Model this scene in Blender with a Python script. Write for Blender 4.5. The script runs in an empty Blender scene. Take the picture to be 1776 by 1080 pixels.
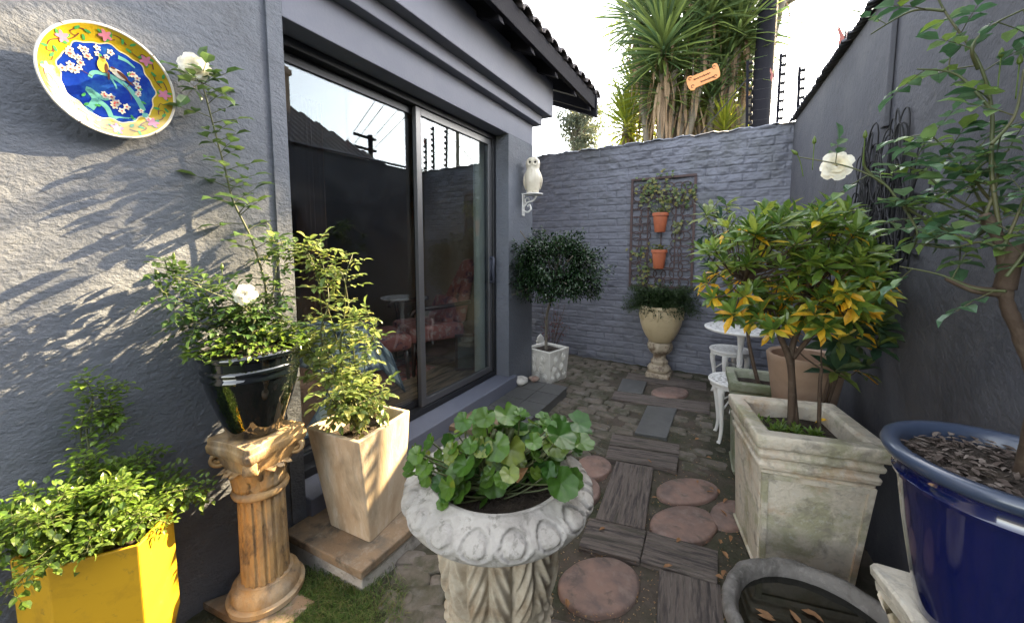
import bpy, math, random
import numpy as np
from mathutils import Vector, Matrix, Euler
R = math.radians
random.seed(7); rng = np.random.default_rng(7)
SC = bpy.context.scene; COL = SC.collection

# ------------------------------------------------------------------ camera
FPX, CX, CY, PITCH, YAW, CAMH = 650., 888., 485., R(4.9), R(29.9), 1.4
cd = bpy.data.cameras.new('camera'); cam = bpy.data.objects.new('camera', cd); COL.objects.link(cam)
cam.location = (0, 0, CAMH); cam.rotation_euler = (R(90)-PITCH, 0, YAW)
cd.sensor_fit = 'HORIZONTAL'; cd.sensor_width = 36; cd.lens = FPX/1776*36
cd.shift_y = -(540-CY)/1776; cd.clip_end = 3000; cd.clip_start = .02
SC.camera = cam
# ------------------------------------------------------------------ light
SUN = Vector((.39, 1.0, .66)).normalized()
elev = math.asin(SUN.z); azim = math.atan2(SUN.x, SUN.y)
w = bpy.data.worlds.new('World'); SC.world = w; w.use_nodes = True
nt = w.node_tree; bg = nt.nodes['Background']
sky = nt.nodes.new('ShaderNodeTexSky'); sky.sky_type = 'NISHITA'; sky.sun_disc = False
sky.sun_elevation = elev; sky.sun_rotation = azim; sky.dust_density = 1.5; sky.air_density = 1.0
hsw = nt.nodes.new('ShaderNodeHueSaturation'); hsw.inputs['Saturation'].default_value = .42
tnt = nt.nodes.new('ShaderNodeMix'); tnt.data_type = 'RGBA'; tnt.blend_type = 'MULTIPLY'; tnt.inputs['Factor'].default_value = 1; tnt.inputs['B'].default_value = (1.04, 1.0, .93, 1)
nt.links.new(sky.outputs[0], hsw.inputs['Color']); nt.links.new(hsw.outputs[0], tnt.inputs['A']); nt.links.new(tnt.outputs['Result'], bg.inputs[0]); bg.inputs[1].default_value = .125
sd = bpy.data.lights.new('sun', 'SUN'); sd.energy = 4.1; sd.angle = R(.5); sd.color = (1, .77, .45)
so = bpy.data.objects.new('sun', sd); COL.objects.link(so)
so.rotation_euler = SUN.to_track_quat('Z', 'Y').to_euler()
SC.view_settings.view_transform = 'Standard'; SC.view_settings.look = 'None'
SC.view_settings.exposure = 3.4; SC.view_settings.gamma = 1
SC.render.engine = 'CYCLES'
SC.cycles.max_bounces = 8; SC.cycles.transparent_max_bounces = 12; SC.cycles.diffuse_bounces = 5

# ------------------------------------------------------------------ helpers
ORD = ['first','second','third','fourth','fifth','sixth','seventh','eighth','ninth','tenth','eleventh','twelfth','thirteenth','fourteenth','fifteenth','sixteenth','seventeenth','eighteenth','nineteenth','twentieth','twenty-first','twenty-second','twenty-third','twenty-fourth']
def ray(px, py):
    u = (px-CX)/FPX; v = (CY-py)/FPX
    hf = math.cos(PITCH)+v*math.sin(PITCH); z = -math.sin(PITCH)+v*math.cos(PITCH)
    return Vector((-math.sin(YAW)*hf+math.cos(YAW)*u, math.cos(YAW)*hf+math.sin(YAW)*u, z))
def G(px, py, z=0.):
    d = ray(px, py); t = (z-CAMH)/d.z; return Vector((d.x*t, d.y*t, z))
def D(px, py, dist):
    d = ray(px, py); t = dist/math.hypot(d.x, d.y); return Vector((d.x*t, d.y*t, CAMH+d.z*t))
def XP(px, py, x):
    d = ray(px, py); t = x/d.x; return Vector((x, d.y*t, CAMH+d.z*t))
def YP(px, py, y):
    d = ray(px, py); t = y/d.y; return Vector((d.x*t, y, CAMH+d.z*t))

class MB:
    def __init__(s): s.v = []; s.f = []; s.n = 0
    def add(s, vs, fs):
        o = s.n; s.v.extend([tuple(v) for v in vs]); s.n += len(vs)
        s.f.extend([tuple(i+o for i in f) for f in fs])
    def box(s, c, d, rot=None):
        hx, hy, hz = d[0]/2, d[1]/2, d[2]/2; c = Vector(c)
        vs = [Vector((x, y, z)) for x in (-hx, hx) for y in (-hy, hy) for z in (-hz, hz)]
        if rot is not None:
            m = Euler(rot).to_matrix() if not isinstance(rot, Matrix) else rot
            vs = [m@v for v in vs]
        s.add([v+c for v in vs], [(0,1,3,2),(4,6,7,5),(0,4,5,1),(2,3,7,6),(0,2,6,4),(1,5,7,3)])
    def b2(s, a, b): s.box([(a[i]+b[i])/2 for i in range(3)], [abs(b[i]-a[i]) for i in range(3)])
    def lathe(s, prof, c=(0,0,0), seg=48, fn=None, cap0=True, cap1=True):
        c = Vector(c); vs = []; n = len(prof)
        for r, z in prof:
            for k in range(seg):
                a = 2*math.pi*k/seg; rr, zz = (fn(r, z, a) if fn else (r, z))
                vs.append(c+Vector((rr*math.cos(a), rr*math.sin(a), zz)))
        fs = [(i*seg+k, i*seg+(k+1)%seg, (i+1)*seg+(k+1)%seg, (i+1)*seg+k) for i in range(n-1) for k in range(seg)]
        if cap0: fs.append(tuple(range(seg))[::-1])
        if cap1: fs.append(tuple((n-1)*seg+k for k in range(seg)))
        s.add(vs, fs)
    def loft(s, rings, cap0=True, cap1=True, closed=True):
        seg = len(rings[0]); vs = [p for r in rings for p in r]; n = len(rings)
        fs = [(i*seg+k, i*seg+(k+1)%seg, (i+1)*seg+(k+1)%seg, (i+1)*seg+k) for i in range(n-1) for k in range(seg if closed else seg-1)]
        if cap0: fs.append(tuple(range(seg))[::-1])
        if cap1: fs.append(tuple((n-1)*seg+k for k in range(seg)))
        s.add(vs, fs)
    def tube(s, pts, r, seg=6, closed=False, cap=True):
        pts = [Vector(p) for p in pts]; n = len(pts)
        rs = r if isinstance(r, (list, tuple)) else [r]*n
        up = Vector((0, 0, 1)); rings = []; prev = None
        for i, p in enumerate(pts):
            a = pts[(i-1) % n] if (i > 0 or closed) else p; b = pts[(i+1) % n] if (i < n-1 or closed) else p
            t = (b-a).normalized() if (b-a).length > 1e-9 else Vector((0, 0, 1))
            if prev is None:
                x = t.cross(up if abs(t.z) < .95 else Vector((1, 0, 0))).normalized()
            else:
                x = prev - t*prev.dot(t); x = x.normalized() if x.length > 1e-6 else t.orthogonal().normalized()
            prev = x; y = t.cross(x)
            rings.append([p+(x*math.cos(2*math.pi*k/seg)+y*math.sin(2*math.pi*k/seg))*rs[i] for k in range(seg)])
        if closed:
            rings.append(rings[0]); s.loft(rings, False, False)
        else: s.loft(rings, cap, cap)
    def prism(s, poly, z0, z1, poly2=None):
        p2 = poly2 or poly
        s.loft([[Vector((p[0], p[1], z0)) for p in poly], [Vector((p[0], p[1], z1)) for p in p2]])
    def leaf(s, p, d, n, L, W, fold=.18, curl=.25, w1=.5, w2=.40):
        d = d.normalized(); sd_ = d.cross(n)
        if sd_.length < 1e-4: sd_ = d.orthogonal()
        sd_.normalize(); n = sd_.cross(d)
        c1 = p+d*L*.33-n*L*curl*.08; c2 = p+d*L*.7-n*L*curl*.35; c3 = p+d*L-n*L*curl
        u = n*W*fold
        s.add([p, c1+sd_*W*w1+u, c1, c1-sd_*W*w1+u, c2+sd_*W*w2+u, c2, c2-sd_*W*w2+u, c3],
              [(0,2,1),(0,3,2),(1,2,5,4),(2,3,6,5),(4,5,7),(5,6,7)])
    def build(s, name, mat, parent=None, smooth=False, bevel=0, seg=2, loc=None, rot=None, sub=0):
        me = bpy.data.meshes.new(name); me.from_pydata(s.v, [], s.f); me.update()
        o = bpy.data.objects.new(name, me); COL.objects.link(o)
        if mat: me.materials.append(mat)
        if smooth: me.polygons.foreach_set('use_smooth', [True]*len(me.polygons))
        if bevel:
            b = o.modifiers.new('b', 'BEVEL'); b.width = bevel; b.segments = seg; b.limit_method = 'ANGLE'; b.angle_limit = R(35)
            if smooth: b.harden_normals = False
        if sub:
            m = o.modifiers.new('s', 'SUBSURF'); m.levels = sub; m.render_levels = sub
        if loc is not None: o.location = loc
        if rot is not None: o.rotation_euler = rot
        if parent is not None: o.parent = parent
        return o
def autosm(o, ang=40):
    me = o.data
    me.polygons.foreach_set('use_smooth', [True]*len(me.polygons))
    me.set_sharp_from_angle(angle=R(ang))
    return o
def tag(o, label=None, cat=None, group=None, kind=None):
    if label: o['label'] = label
    if cat: o['category'] = cat
    if group: o['group'] = group
    if kind: o['kind'] = kind
    return o
def thing(name, label, cat, loc=(0,0,0), rz=0, group=None):
    o = bpy.data.objects.new(name, None); COL.objects.link(o); o.location = loc; o.rotation_euler = (0, 0, rz)
    o.empty_display_size = .1
    return tag(o, label, cat, group)
def copy_tree(o, parent=None):
    c = o.copy(); COL.objects.link(c); c.parent = parent
    for ch in list(o.children): copy_tree(ch, c)
    return c

# ------------------------------------------------------------------ materials
def mat(name, base, rough=.6, **k):
    """procedural: two or three colour noise mix, bump"""
    m = bpy.data.materials.new(name); m.use_nodes = True; t = m.node_tree; N = t.nodes; Lk = t.links
    b = N['Principled BSDF']; b.inputs['Roughness'].default_value = rough
    b.inputs['Base Color'].default_value = (*base, 1)
    b.inputs['Metallic'].default_value = k.get('metal', 0)
    if 'spec' in k: b.inputs['Specular IOR Level'].default_value = k['spec']
    if 'coat' in k:
        b.inputs['Coat Weight'].default_value = k['coat']; b.inputs['Coat Roughness'].default_value = k.get('coatr', .05)
    tc = N.new('ShaderNodeTexCoord'); mp = N.new('ShaderNodeMapping'); Lk.new(tc.outputs['Object'], mp.inputs[0])
    mp.inputs['Scale'].default_value = k.get('map', (1, 1, 1))
    oi = N.new('ShaderNodeObjectInfo'); ml = N.new('ShaderNodeMath'); ml.operation = 'MULTIPLY'; ml.inputs[1].default_value = 41.; Lk.new(oi.outputs['Random'], ml.inputs[0]); Lk.new(ml.outputs[0], mp.inputs['Location'])
    col = None
    def noise(scale, detail=6, rgh=.6, dist=0):
        n = N.new('ShaderNodeTexNoise'); n.inputs['Scale'].default_value = scale; n.inputs['Detail'].default_value = detail
        n.inputs['Roughness'].default_value = rgh; n.inputs['Distortion'].default_value = dist
        Lk.new(mp.outputs[0], n.inputs[0]); return n
    prev = None
    layers = k.get('layers', [])
    for (c2, scale, lo, hi, amt) in layers:
        n = noise(scale, 8, .65, .3)
        r = N.new('ShaderNodeMapRange'); r.inputs[1].default_value = lo; r.inputs[2].default_value = hi
        r.inputs[3].default_value = 0; r.inputs[4].default_value = amt; r.clamp = True
        Lk.new(n.outputs['Fac'], r.inputs[0])
        mx = N.new('ShaderNodeMix'); mx.data_type = 'RGBA'; Lk.new(r.outputs[0], mx.inputs['Factor'])
        if prev is None: mx.inputs['A'].default_value = (*base, 1)
        else: Lk.new(prev, mx.inputs['A'])
        mx.inputs['B'].default_value = (*c2, 1); prev = mx.outputs['Result']
    if prev is not None: Lk.new(prev, b.inputs['Base Color'])
    hb = None
    for (scale, strength, dist_) in k.get('bump', []):
        n = noise(scale, 6, .6)
        bp = N.new('ShaderNodeBump'); bp.inputs['Strength'].default_value = strength; bp.inputs['Distance'].default_value = dist_
        Lk.new(n.outputs['Fac'], bp.inputs['Height'])
        if hb is not None: Lk.new(hb, bp.inputs['Normal'])
        hb = bp.outputs[0]
    if hb is not None: Lk.new(hb, b.inputs['Normal'])
    if 'rvar' in k:
        n = noise(k['rvar'][0]); r = N.new('ShaderNodeMapRange'); r.inputs[3].default_value = k['rvar'][1]; r.inputs[4].default_value = k['rvar'][2]
        r.inputs[1].default_value = .35; r.inputs[2].default_value = .65
        Lk.new(n.outputs['Fac'], r.inputs[0]); Lk.new(r.outputs[0], b.inputs['Roughness'])
    return m
def leafmat(name, cols, rough=.4, trans=.35, bump=0):
    m = bpy.data.materials.new(name); m.use_nodes = True; t = m.node_tree; N = t.nodes; Lk = t.links
    b = N['Principled BSDF']; b.inputs['Roughness'].default_value = rough
    g = N.new('ShaderNodeNewGeometry'); cr = N.new('ShaderNodeValToRGB'); e = cr.color_ramp.elements
    n = len(cols)
    e[0].position = 0; e[0].color = (*cols[0], 1); e[1].position = 1; e[1].color = (*cols[-1], 1)
    for i in range(1, n-1):
        x = e.new(i/(n-1)); x.color = (*cols[i], 1)
    Lk.new(g.outputs['Random Per Island'], cr.inputs[0])
    tc = N.new('ShaderNodeTexCoord'); nz = N.new('ShaderNodeTexNoise'); nz.inputs['Scale'].default_value = 60
    Lk.new(tc.outputs['Object'], nz.inputs[0])
    hs = N.new('ShaderNodeHueSaturation'); mr = N.new('ShaderNodeMapRange'); mr.inputs[3].default_value = .6; mr.inputs[4].default_value = 1.4
    Lk.new(nz.outputs['Fac'], mr.inputs[0]); Lk.new(mr.outputs[0], hs.inputs['Value']); Lk.new(cr.outputs[0], hs.inputs['Color'])
    Lk.new(hs.outputs[0], b.inputs['Base Color'])
    tr = N.new('ShaderNodeBsdfTranslucent')
    hs2 = N.new('ShaderNodeHueSaturation'); hs2.inputs['Value'].default_value = 1.7; hs2.inputs['Hue'].default_value = .485
    Lk.new(hs.outputs[0], hs2.inputs['Color']); Lk.new(hs2.outputs[0], tr.inputs[0])
    mx = N.new('ShaderNodeMixShader'); mx.inputs[0].default_value = trans
    Lk.new(b.outputs[0], mx.inputs[1]); Lk.new(tr.outputs[0], mx.inputs[2]); Lk.new(mx.outputs[0], N['Material Output'].inputs[0])
    return m
M = {}
WALLC = (.120, .133, .160)
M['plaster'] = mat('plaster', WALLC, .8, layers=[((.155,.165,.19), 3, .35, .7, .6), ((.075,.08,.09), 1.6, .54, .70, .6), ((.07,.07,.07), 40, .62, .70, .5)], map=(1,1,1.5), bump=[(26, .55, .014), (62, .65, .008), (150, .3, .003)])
M['plaster_smooth'] = mat('plaster_smooth', (.125,.135,.175), .7, layers=[((.16,.165,.2), 4, .4, .7, .5)], bump=[(60, .3, .004), (160, .2, .002)])
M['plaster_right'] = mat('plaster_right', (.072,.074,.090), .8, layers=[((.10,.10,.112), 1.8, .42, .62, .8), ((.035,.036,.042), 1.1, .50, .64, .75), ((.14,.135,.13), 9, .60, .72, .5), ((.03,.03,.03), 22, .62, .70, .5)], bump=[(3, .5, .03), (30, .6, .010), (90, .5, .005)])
M['brickpaint'] = mat('brickpaint', (.15,.158,.195), .62, layers=[((.115,.12,.15), 2, .4, .65, .8), ((.20,.20,.25), 9, .55, .75, .5), ((.07,.075,.07), 1.4, .52, .68, .6), ((.25,.25,.28), 28, .60, .70, .5)], bump=[(55, .35, .005)])
M['trimdark'] = mat('trimdark', (.035,.04,.06), .6, bump=[(30, .3, .003)])
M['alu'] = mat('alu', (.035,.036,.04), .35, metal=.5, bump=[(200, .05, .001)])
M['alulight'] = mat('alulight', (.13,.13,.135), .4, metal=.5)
M['timberdark'] = mat('timberdark', (.012,.012,.017), .85, spec=.15, map=(1,8,8), bump=[(9, .4, .006)])
M['tile'] = mat('tile', (.08,.07,.075), .8, layers=[((.14,.10,.07), 5, .5, .7, .7)], bump=[(30, .4, .006)])
M['soil'] = mat('soil', (.035,.024,.016), .95, layers=[((.075,.055,.035), 25, .5, .7, .8)], bump=[(60, .9, .02), (15, .6, .03)])
M['bark_mulch'] = mat('bark_mulch', (.07,.05,.04), .85, layers=[((.26,.22,.19), 30, .5, .65, .8)], bump=[(60, .5, .01)])
M['ground'] = mat('ground', (.075,.058,.044), .95, layers=[((.03,.036,.014), 2.2, .42, .58, .85), ((.10,.085,.065), 9, .52, .7, .7), ((.02,.018,.014), 4, .55, .7, .7)], bump=[(28, .8, .02), (130, .7, .006)])
M['terrain'] = mat('terrain', (.08,.08,.05), .95, layers=[((.05,.07,.03), .3, .4, .6, .9)])
M['cobble'] = mat('cobble', (.13,.108,.085), .85, layers=[((.045,.045,.022), 5, .44, .58, .85), ((.20,.18,.17), 14, .5, .7, .5)], bump=[(40, .7, .01), (150, .4, .003)])
M['slate'] = mat('slate', (.085,.085,.083), .5, layers=[((.13,.13,.128), 6, .45, .7, .7), ((.05,.055,.04), 3, .55, .7, .5)], bump=[(20, .3, .005), (90, .2, .002)])
M['sleeper'] = mat('sleeper', (.155,.125,.108), .8, map=(1.2,14,14), layers=[((.035,.03,.03), 4, .48, .60, .8), ((.24,.20,.17), 7, .50, .66, .6), ((.05,.05,.03), 1.6, .55, .66, .6)], bump=[(5, 1, .03), (18, .7, .008)])
M['roundstone'] = mat('roundstone', (.22,.135,.105), .75, layers=[((.11,.08,.07), 6, .42, .60, .85), ((.24,.175,.15), 18, .5, .66, .6), ((.06,.05,.035), 9, .56, .66, .7)], bump=[(30, .3, .006), (120, .3, .002)])
M['sandstone'] = mat('sandstone', (.22,.15,.09), .8, layers=[((.12,.10,.075), 8, .45, .62, .8), ((.30,.26,.20), 20, .52, .68, .6), ((.05,.045,.035), 12, .58, .68, .7)], bump=[(12, .5, .012), (60, .6, .006)])
M['castconcrete'] = mat('castconcrete', (.37,.345,.31), .85, layers=[((.20,.18,.16), 9, .48, .62, .75), ((.50,.47,.43), 30, .5, .7, .4), ((.12,.105,.085), 6, .55, .68, .7), ((.13,.12,.10), 45, .56, .64, .6)], bump=[(70, .5, .006), (220, .5, .002)])
M['castcream'] = mat('castcream', (.44,.38,.29), .8, layers=[((.20,.14,.08), 9, .46, .64, .8), ((.52,.46,.36), 26, .5, .7, .6)], bump=[(60, .5, .005), (200, .4, .002)])
M['planterweather'] = mat('planterweather', (.60,.54,.44), .8, layers=[((.26,.26,.14), 5, .49, .62, .7), ((.42,.24,.12), 4.2, .54, .66, .55), ((.22,.20,.17), 13, .52, .66, .7), ((.60,.58,.53), 30, .54, .7, .6), ((.10,.09,.07), 7, .62, .74, .6)], bump=[(45, .8, .008), (120, .5, .004)])
M['plantermoss'] = mat('plantermoss', (.26,.27,.20), .85, layers=[((.12,.15,.07), 5, .42, .6, .8), ((.40,.38,.33), 12, .55, .7, .7)], bump=[(45, .8, .008)])
M['planterorange'] = mat('planterorange', (.50,.40,.28), .75, map=(1,1,.35), layers=[((.32,.22,.13), 9, .45, .65, .7), ((.60,.54,.45), 20, .5, .7, .6), ((.16,.14,.10), 6, .52, .66, .6)], bump=[(50, .6, .005), (160, .4, .002)])
M['tanpot'] = mat('tanpot', (.36,.25,.18), .7, layers=[((.24,.16,.11), 6, .45, .7, .7)], bump=[(40, .4, .004)])
M['ochre'] = mat('ochre', (.47,.30,.13), .75, map=(1,1,.5), layers=[((.24,.16,.09), 10, .45, .62, .85), ((.08,.06,.045), 13, .55, .66, .85), ((.36,.31,.24), 6, .50, .62, .6), ((.60,.44,.26), 22, .52, .7, .6)], bump=[(55, .7, .007), (170, .4, .002)])
M['yellow'] = mat('yellow', (.62,.345,.012), .5, layers=[((.40,.22,.012), 7, .48, .66, .8), ((.22,.15,.04), 30, .60, .68, .5), ((.24,.15,.03), 5, .60, .72, .5)], bump=[(60, .15, .002)])
M['glazeblack'] = mat('glazeblack', (.002,.003,.004), .05, coat=1, coatr=.02, layers=[((.004,.007,.007), 4, .5, .7, .6)], bump=[(10, .05, .004)])
M['glazeblue'] = mat('glazeblue', (.003,.006,.058), .10, coat=1, coatr=.04, layers=[((.006,.01,.06), 5, .5, .75, .6)], bump=[(14, .06, .004)])
M['glazeblue_rim'] = mat('glazeblue_rim', (.035,.050,.088), .35, coat=.6, coatr=.15, bump=[(60, .1, .002)])
M['urncream'] = mat('urncream', (.45,.36,.22), .4, layers=[((.33,.25,.14), 7, .5, .7, .6)], bump=[(40, .2, .003)])
M['urnbase'] = mat('urnbase', (.36,.30,.22), .6, layers=[((.10,.06,.035), 14, .48, .6, .85)], bump=[(50, .6, .006)])
M['terracotta'] = mat('terracotta', (.42,.12,.055), .6, layers=[((.33,.10,.05), 14, .5, .7, .6)])
M['rust'] = mat('rust', (.075,.05,.05), .8, layers=[((.13,.07,.05), 20, .5, .7, .6)], bump=[(80, .4, .002)])
M['iron'] = mat('iron', (.012,.012,.014), .55, metal=.3, bump=[(80, .3, .002)])
M['white'] = mat('white', (.74,.73,.71), .4, layers=[((.5,.48,.44), 12, .58, .75, .5)], bump=[(60, .2, .002)])
M['owl'] = mat('owl', (.68,.62,.50), .35, coat=.3, layers=[((.40,.32,.2), 30, .55, .7, .4)], bump=[(70, .3, .003)])
M['whitestone'] = mat('whitestone', (.62,.60,.55), .8, layers=[((.35,.33,.28), 12, .5, .68, .7)], bump=[(60, .5, .005)])
M['rock'] = mat('rock', (.30,.24,.20), .85, layers=[((.22,.12,.09), 6, .45, .6, .8)], bump=[(20, .6, .02)])
M['stem_brown'] = mat('stem_brown', (.07,.045,.03), .8, layers=[((.13,.10,.07), 30, .5, .7, .7)], bump=[(80, .6, .004)])
M['stem_grey'] = mat('stem_grey', (.17,.15,.12), .85, layers=[((.09,.07,.055), 25, .5, .7, .7)], bump=[(60, .6, .004)])
M['stem_green'] = mat('stem_green', (.07,.085,.03), .55, layers=[((.13,.10,.05), 12, .5, .7, .7)])
M['water'] = mat('water', (.008,.008,.006), .03, spec=.6, bump=[(6, .03, .003)])
M['basin'] = mat('basin', (.17,.155,.14), .7, layers=[((.07,.065,.055), 12, .46, .62, .8), ((.30,.28,.26), 34, .55, .7, .7)], bump=[(40, .8, .010), (120, .5, .004)])
M['floorwood'] = mat('floorwood', (.42,.27,.17), .35, map=(8,1,1), layers=[((.07,.045,.03), 3, .45, .6, .8)], bump=[(8, .2, .002)])
M['room'] = mat('room', (.30,.20,.14), .85)
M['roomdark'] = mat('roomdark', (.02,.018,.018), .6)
M['curtain'] = mat('curtain', (.34,.17,.11), .9, map=(1,20,1), bump=[(2, .5, .02)])
M['blind'] = mat('blind', (.55,.54,.50), .8)
M['chairwood'] = mat('chairwood', (.06,.02,.012), .35, coat=.4)
M['paleleaf'] = leafmat('paleleaf', [(.08,.13,.035), (.13,.19,.05), (.18,.24,.08), (.24,.25,.07)], .38, .4)
M['roseleaf'] = leafmat('roseleaf', [(.03,.075,.02), (.055,.11,.03), (.09,.15,.04), (.05,.10,.035)], .32, .35)
M['roseleaf_blue'] = leafmat('roseleaf_blue', [(.04,.095,.045), (.065,.14,.07), (.11,.19,.10), (.17,.27,.04)], .28, .3)
M['freshleaf'] = leafmat('freshleaf', [(.06,.12,.015), (.09,.16,.02), (.12,.19,.03), (.14,.20,.04)], .35, .35)
M['geranium'] = leafmat('geranium', [(.02,.07,.010), (.045,.115,.014), (.075,.15,.018), (.035,.10,.012), (.16,.20,.03)], .36, .3)
M['topiary'] = leafmat('topiary', [(.008,.022,.010), (.014,.035,.013), (.022,.05,.018), (.03,.06,.02)], .25, .15)
M['fern'] = leafmat('fern', [(.012,.028,.008), (.022,.045,.012), (.035,.06,.018)], .5, .25)
M['ivy'] = leafmat('ivy', [(.06,.10,.03), (.10,.15,.05), (.17,.19,.08), (.22,.19,.04)], .4, .3)
M['shrubgreen'] = leafmat('shrubgreen', [(.045,.095,.018), (.08,.15,.025), (.13,.21,.035), (.22,.27,.04)], .28, .35)
M['shrubyellow'] = leafmat('shrubyellow', [(.60,.33,.012), (.70,.40,.02), (.72,.50,.04), (.38,.36,.03)], .4, .35)
M['shrubback'] = leafmat('shrubback', [(.02,.05,.03), (.035,.07,.035), (.06,.10,.04), (.16,.20,.04)], .35, .3)
M['redleaf'] = leafmat('redleaf', [(.09,.03,.03), (.14,.05,.05), (.06,.05,.03)], .5, .3)
M['yucca'] = leafmat('yucca', [(.045,.09,.04), (.08,.13,.05), (.14,.19,.05), (.06,.10,.05)], .4, .45)
M['yucca_light'] = leafmat('yucca_light', [(.10,.14,.02), (.16,.20,.02), (.24,.26,.03)], .4, .5)
M['deadleaf'] = leafmat('deadleaf', [(.22,.15,.09), (.30,.22,.14), (.16,.11,.07)], .8, .2)
M['fallen'] = leafmat('fallen', [(.30,.14,.05), (.42,.26,.08), (.20,.09,.05), (.50,.38,.18)], .7, .2)
M['greytree'] = leafmat('greytree', [(.06,.08,.06), (.09,.11,.08), (.13,.14,.09)], .6, .35)
M['oak'] = leafmat('oak', [(.03,.055,.02), (.05,.08,.03), (.08,.11,.03)], .5, .3)
M['grass'] = leafmat('grass', [(.035,.07,.012), (.06,.11,.02), (.10,.15,.03), (.16,.14,.06)], .5, .3)
M['petal'] = leafmat('petal', [(.72,.70,.60), (.78,.76,.68), (.74,.70,.56)], .5, .35)

def glassmat():
    m = bpy.data.materials.new('glass'); m.use_nodes = True; t = m.node_tree; N = t.nodes; L = t.links
    for n in list(N):
        if n.type != 'OUTPUT_MATERIAL': N.remove(n)
    tr = N.new('ShaderNodeBsdfTransparent'); tr.inputs[0].default_value = (.80, .84, .83, 1)
    gl = N.new('ShaderNodeBsdfGlossy'); gl.inputs['Roughness'].default_value = .0; gl.inputs['Color'].default_value = (.86,.93,1,1)
    fr = N.new('ShaderNodeFresnel'); ge = N.new('ShaderNodeNewGeometry'); im = N.new('ShaderNodeMapRange')
    im.inputs[3].default_value = 1.7; im.inputs[4].default_value = 1/1.7; L.new(ge.outputs['Backfacing'], im.inputs[0]); L.new(im.outputs[0], fr.inputs[0])
    tc = N.new('ShaderNodeTexCoord'); nz = N.new('ShaderNodeTexNoise'); nz.inputs['Scale'].default_value = 1.3; L.new(tc.outputs['Object'], nz.inputs[0])
    mx = N.new('ShaderNodeMixShader'); L.new(fr.outputs[0], mx.inputs[0]); L.new(tr.outputs[0], mx.inputs[1]); L.new(gl.outputs[0], mx.inputs[2])
    df = N.new('ShaderNodeBsdfDiffuse'); df.inputs[0].default_value = (.6,.6,.58,1); n2 = N.new('ShaderNodeTexNoise'); n2.inputs['Scale'].default_value = 5; n2.inputs['Detail'].default_value = 8
    L.new(tc.outputs['Object'], n2.inputs[0]); mr = N.new('ShaderNodeMapRange'); mr.inputs[1].default_value = .45; mr.inputs[2].default_value = .75; mr.inputs[4].default_value = .008; L.new(n2.outputs['Fac'], mr.inputs[0])
    m2 = N.new('ShaderNodeMixShader'); L.new(mr.outputs[0], m2.inputs[0]); L.new(mx.outputs[0], m2.inputs[1]); L.new(df.outputs[0], m2.inputs[2])
    L.new(m2.outputs[0], N['Material Output'].inputs[0]); return m
M['glass'] = glassmat()

# value noise for height fields
def vnoise(x, y, seed=0):
    xi = np.floor(x).astype(int); yi = np.floor(y).astype(int); xf = x-xi; yf = y-yi
    def h(a, b):
        n = (a*374761393+b*668265263+seed*1442695041) & 0x7fffffff
        n = ((n ^ (n >> 13))*1274126177) & 0x7fffffff
        return ((n ^ (n >> 16)) & 0xffff)/65535.
    u = xf*xf*(3-2*xf); v = yf*yf*(3-2*yf)
    return (h(xi, yi)*(1-u)+h(xi+1, yi)*u)*(1-v)+(h(xi, yi+1)*(1-u)+h(xi+1, yi+1)*u)*v
def fbm(x, y, o=4, seed=0):
    s = 0; a = .5
    for i in range(o): s = s+a*vnoise(x*2**i, y*2**i, seed+i); a *= .5
    return s
def gridmesh(name, P, m, parent=None, smooth=True):
    ny, nx = P.shape[:2]
    idx = np.arange(nx*ny).reshape(ny, nx)
    q = np.stack([idx[:-1,:-1], idx[:-1,1:], idx[1:,1:], idx[1:,:-1]], -1).reshape(-1, 4)
    me = bpy.data.meshes.new(name); me.vertices.add(nx*ny); me.vertices.foreach_set('co', P.reshape(-1).astype(np.float32))
    me.loops.add(q.size); me.loops.foreach_set('vertex_index', q.reshape(-1).astype(np.int32))
    me.polygons.add(len(q)); me.polygons.foreach_set('loop_start', np.arange(0, q.size, 4, dtype=np.int32))
    me.update(calc_edges=True); me.validate()
    me.polygons.foreach_set('use_smooth', [smooth]*len(q)); me.materials.append(m)
    o = bpy.data.objects.new(name, me); COL.objects.link(o)
    if parent: o.parent = parent
    return o
def rv(s=1.): return Vector((random.uniform(-s, s), random.uniform(-s, s), random.uniform(-s, s)))
def bez(ps, n=12):
    ps = [Vector(p) for p in ps]; out = []
    P_ = [ps[0]]+ps+[ps[-1]]
    for i in range(len(ps)-1):
        a, b, c, d = P_[i:i+4]
        for k in range(n):
            t = k/n; out.append(.5*((2*b)+(c-a)*t+(2*a-5*b+4*c-d)*t*t+(3*b-a-3*c+d)*t**3))
    out.append(ps[-1]); return out

# ================================================================== GROUND
xs = np.linspace(-2.0, .9, 260); ys = np.linspace(-1.5, 4.75, 520); X_, Y_ = np.meshgrid(xs, ys)
Z_ = (fbm(X_*9, Y_*9, 5, 3)-.5)*.035-.006
g_ = gridmesh('ground', np.stack([X_, Y_, Z_], -1), M['ground']); g_['kind'] = 'structure'
mb = MB()
mb.add([(-400,-400,-.08),(400,-400,-.08),(400,400,-.08),(-400,400,-.08)], [(0,1,2,3)])
o = mb.build('terrain', M['terrain']); o['kind'] = 'structure'

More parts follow.
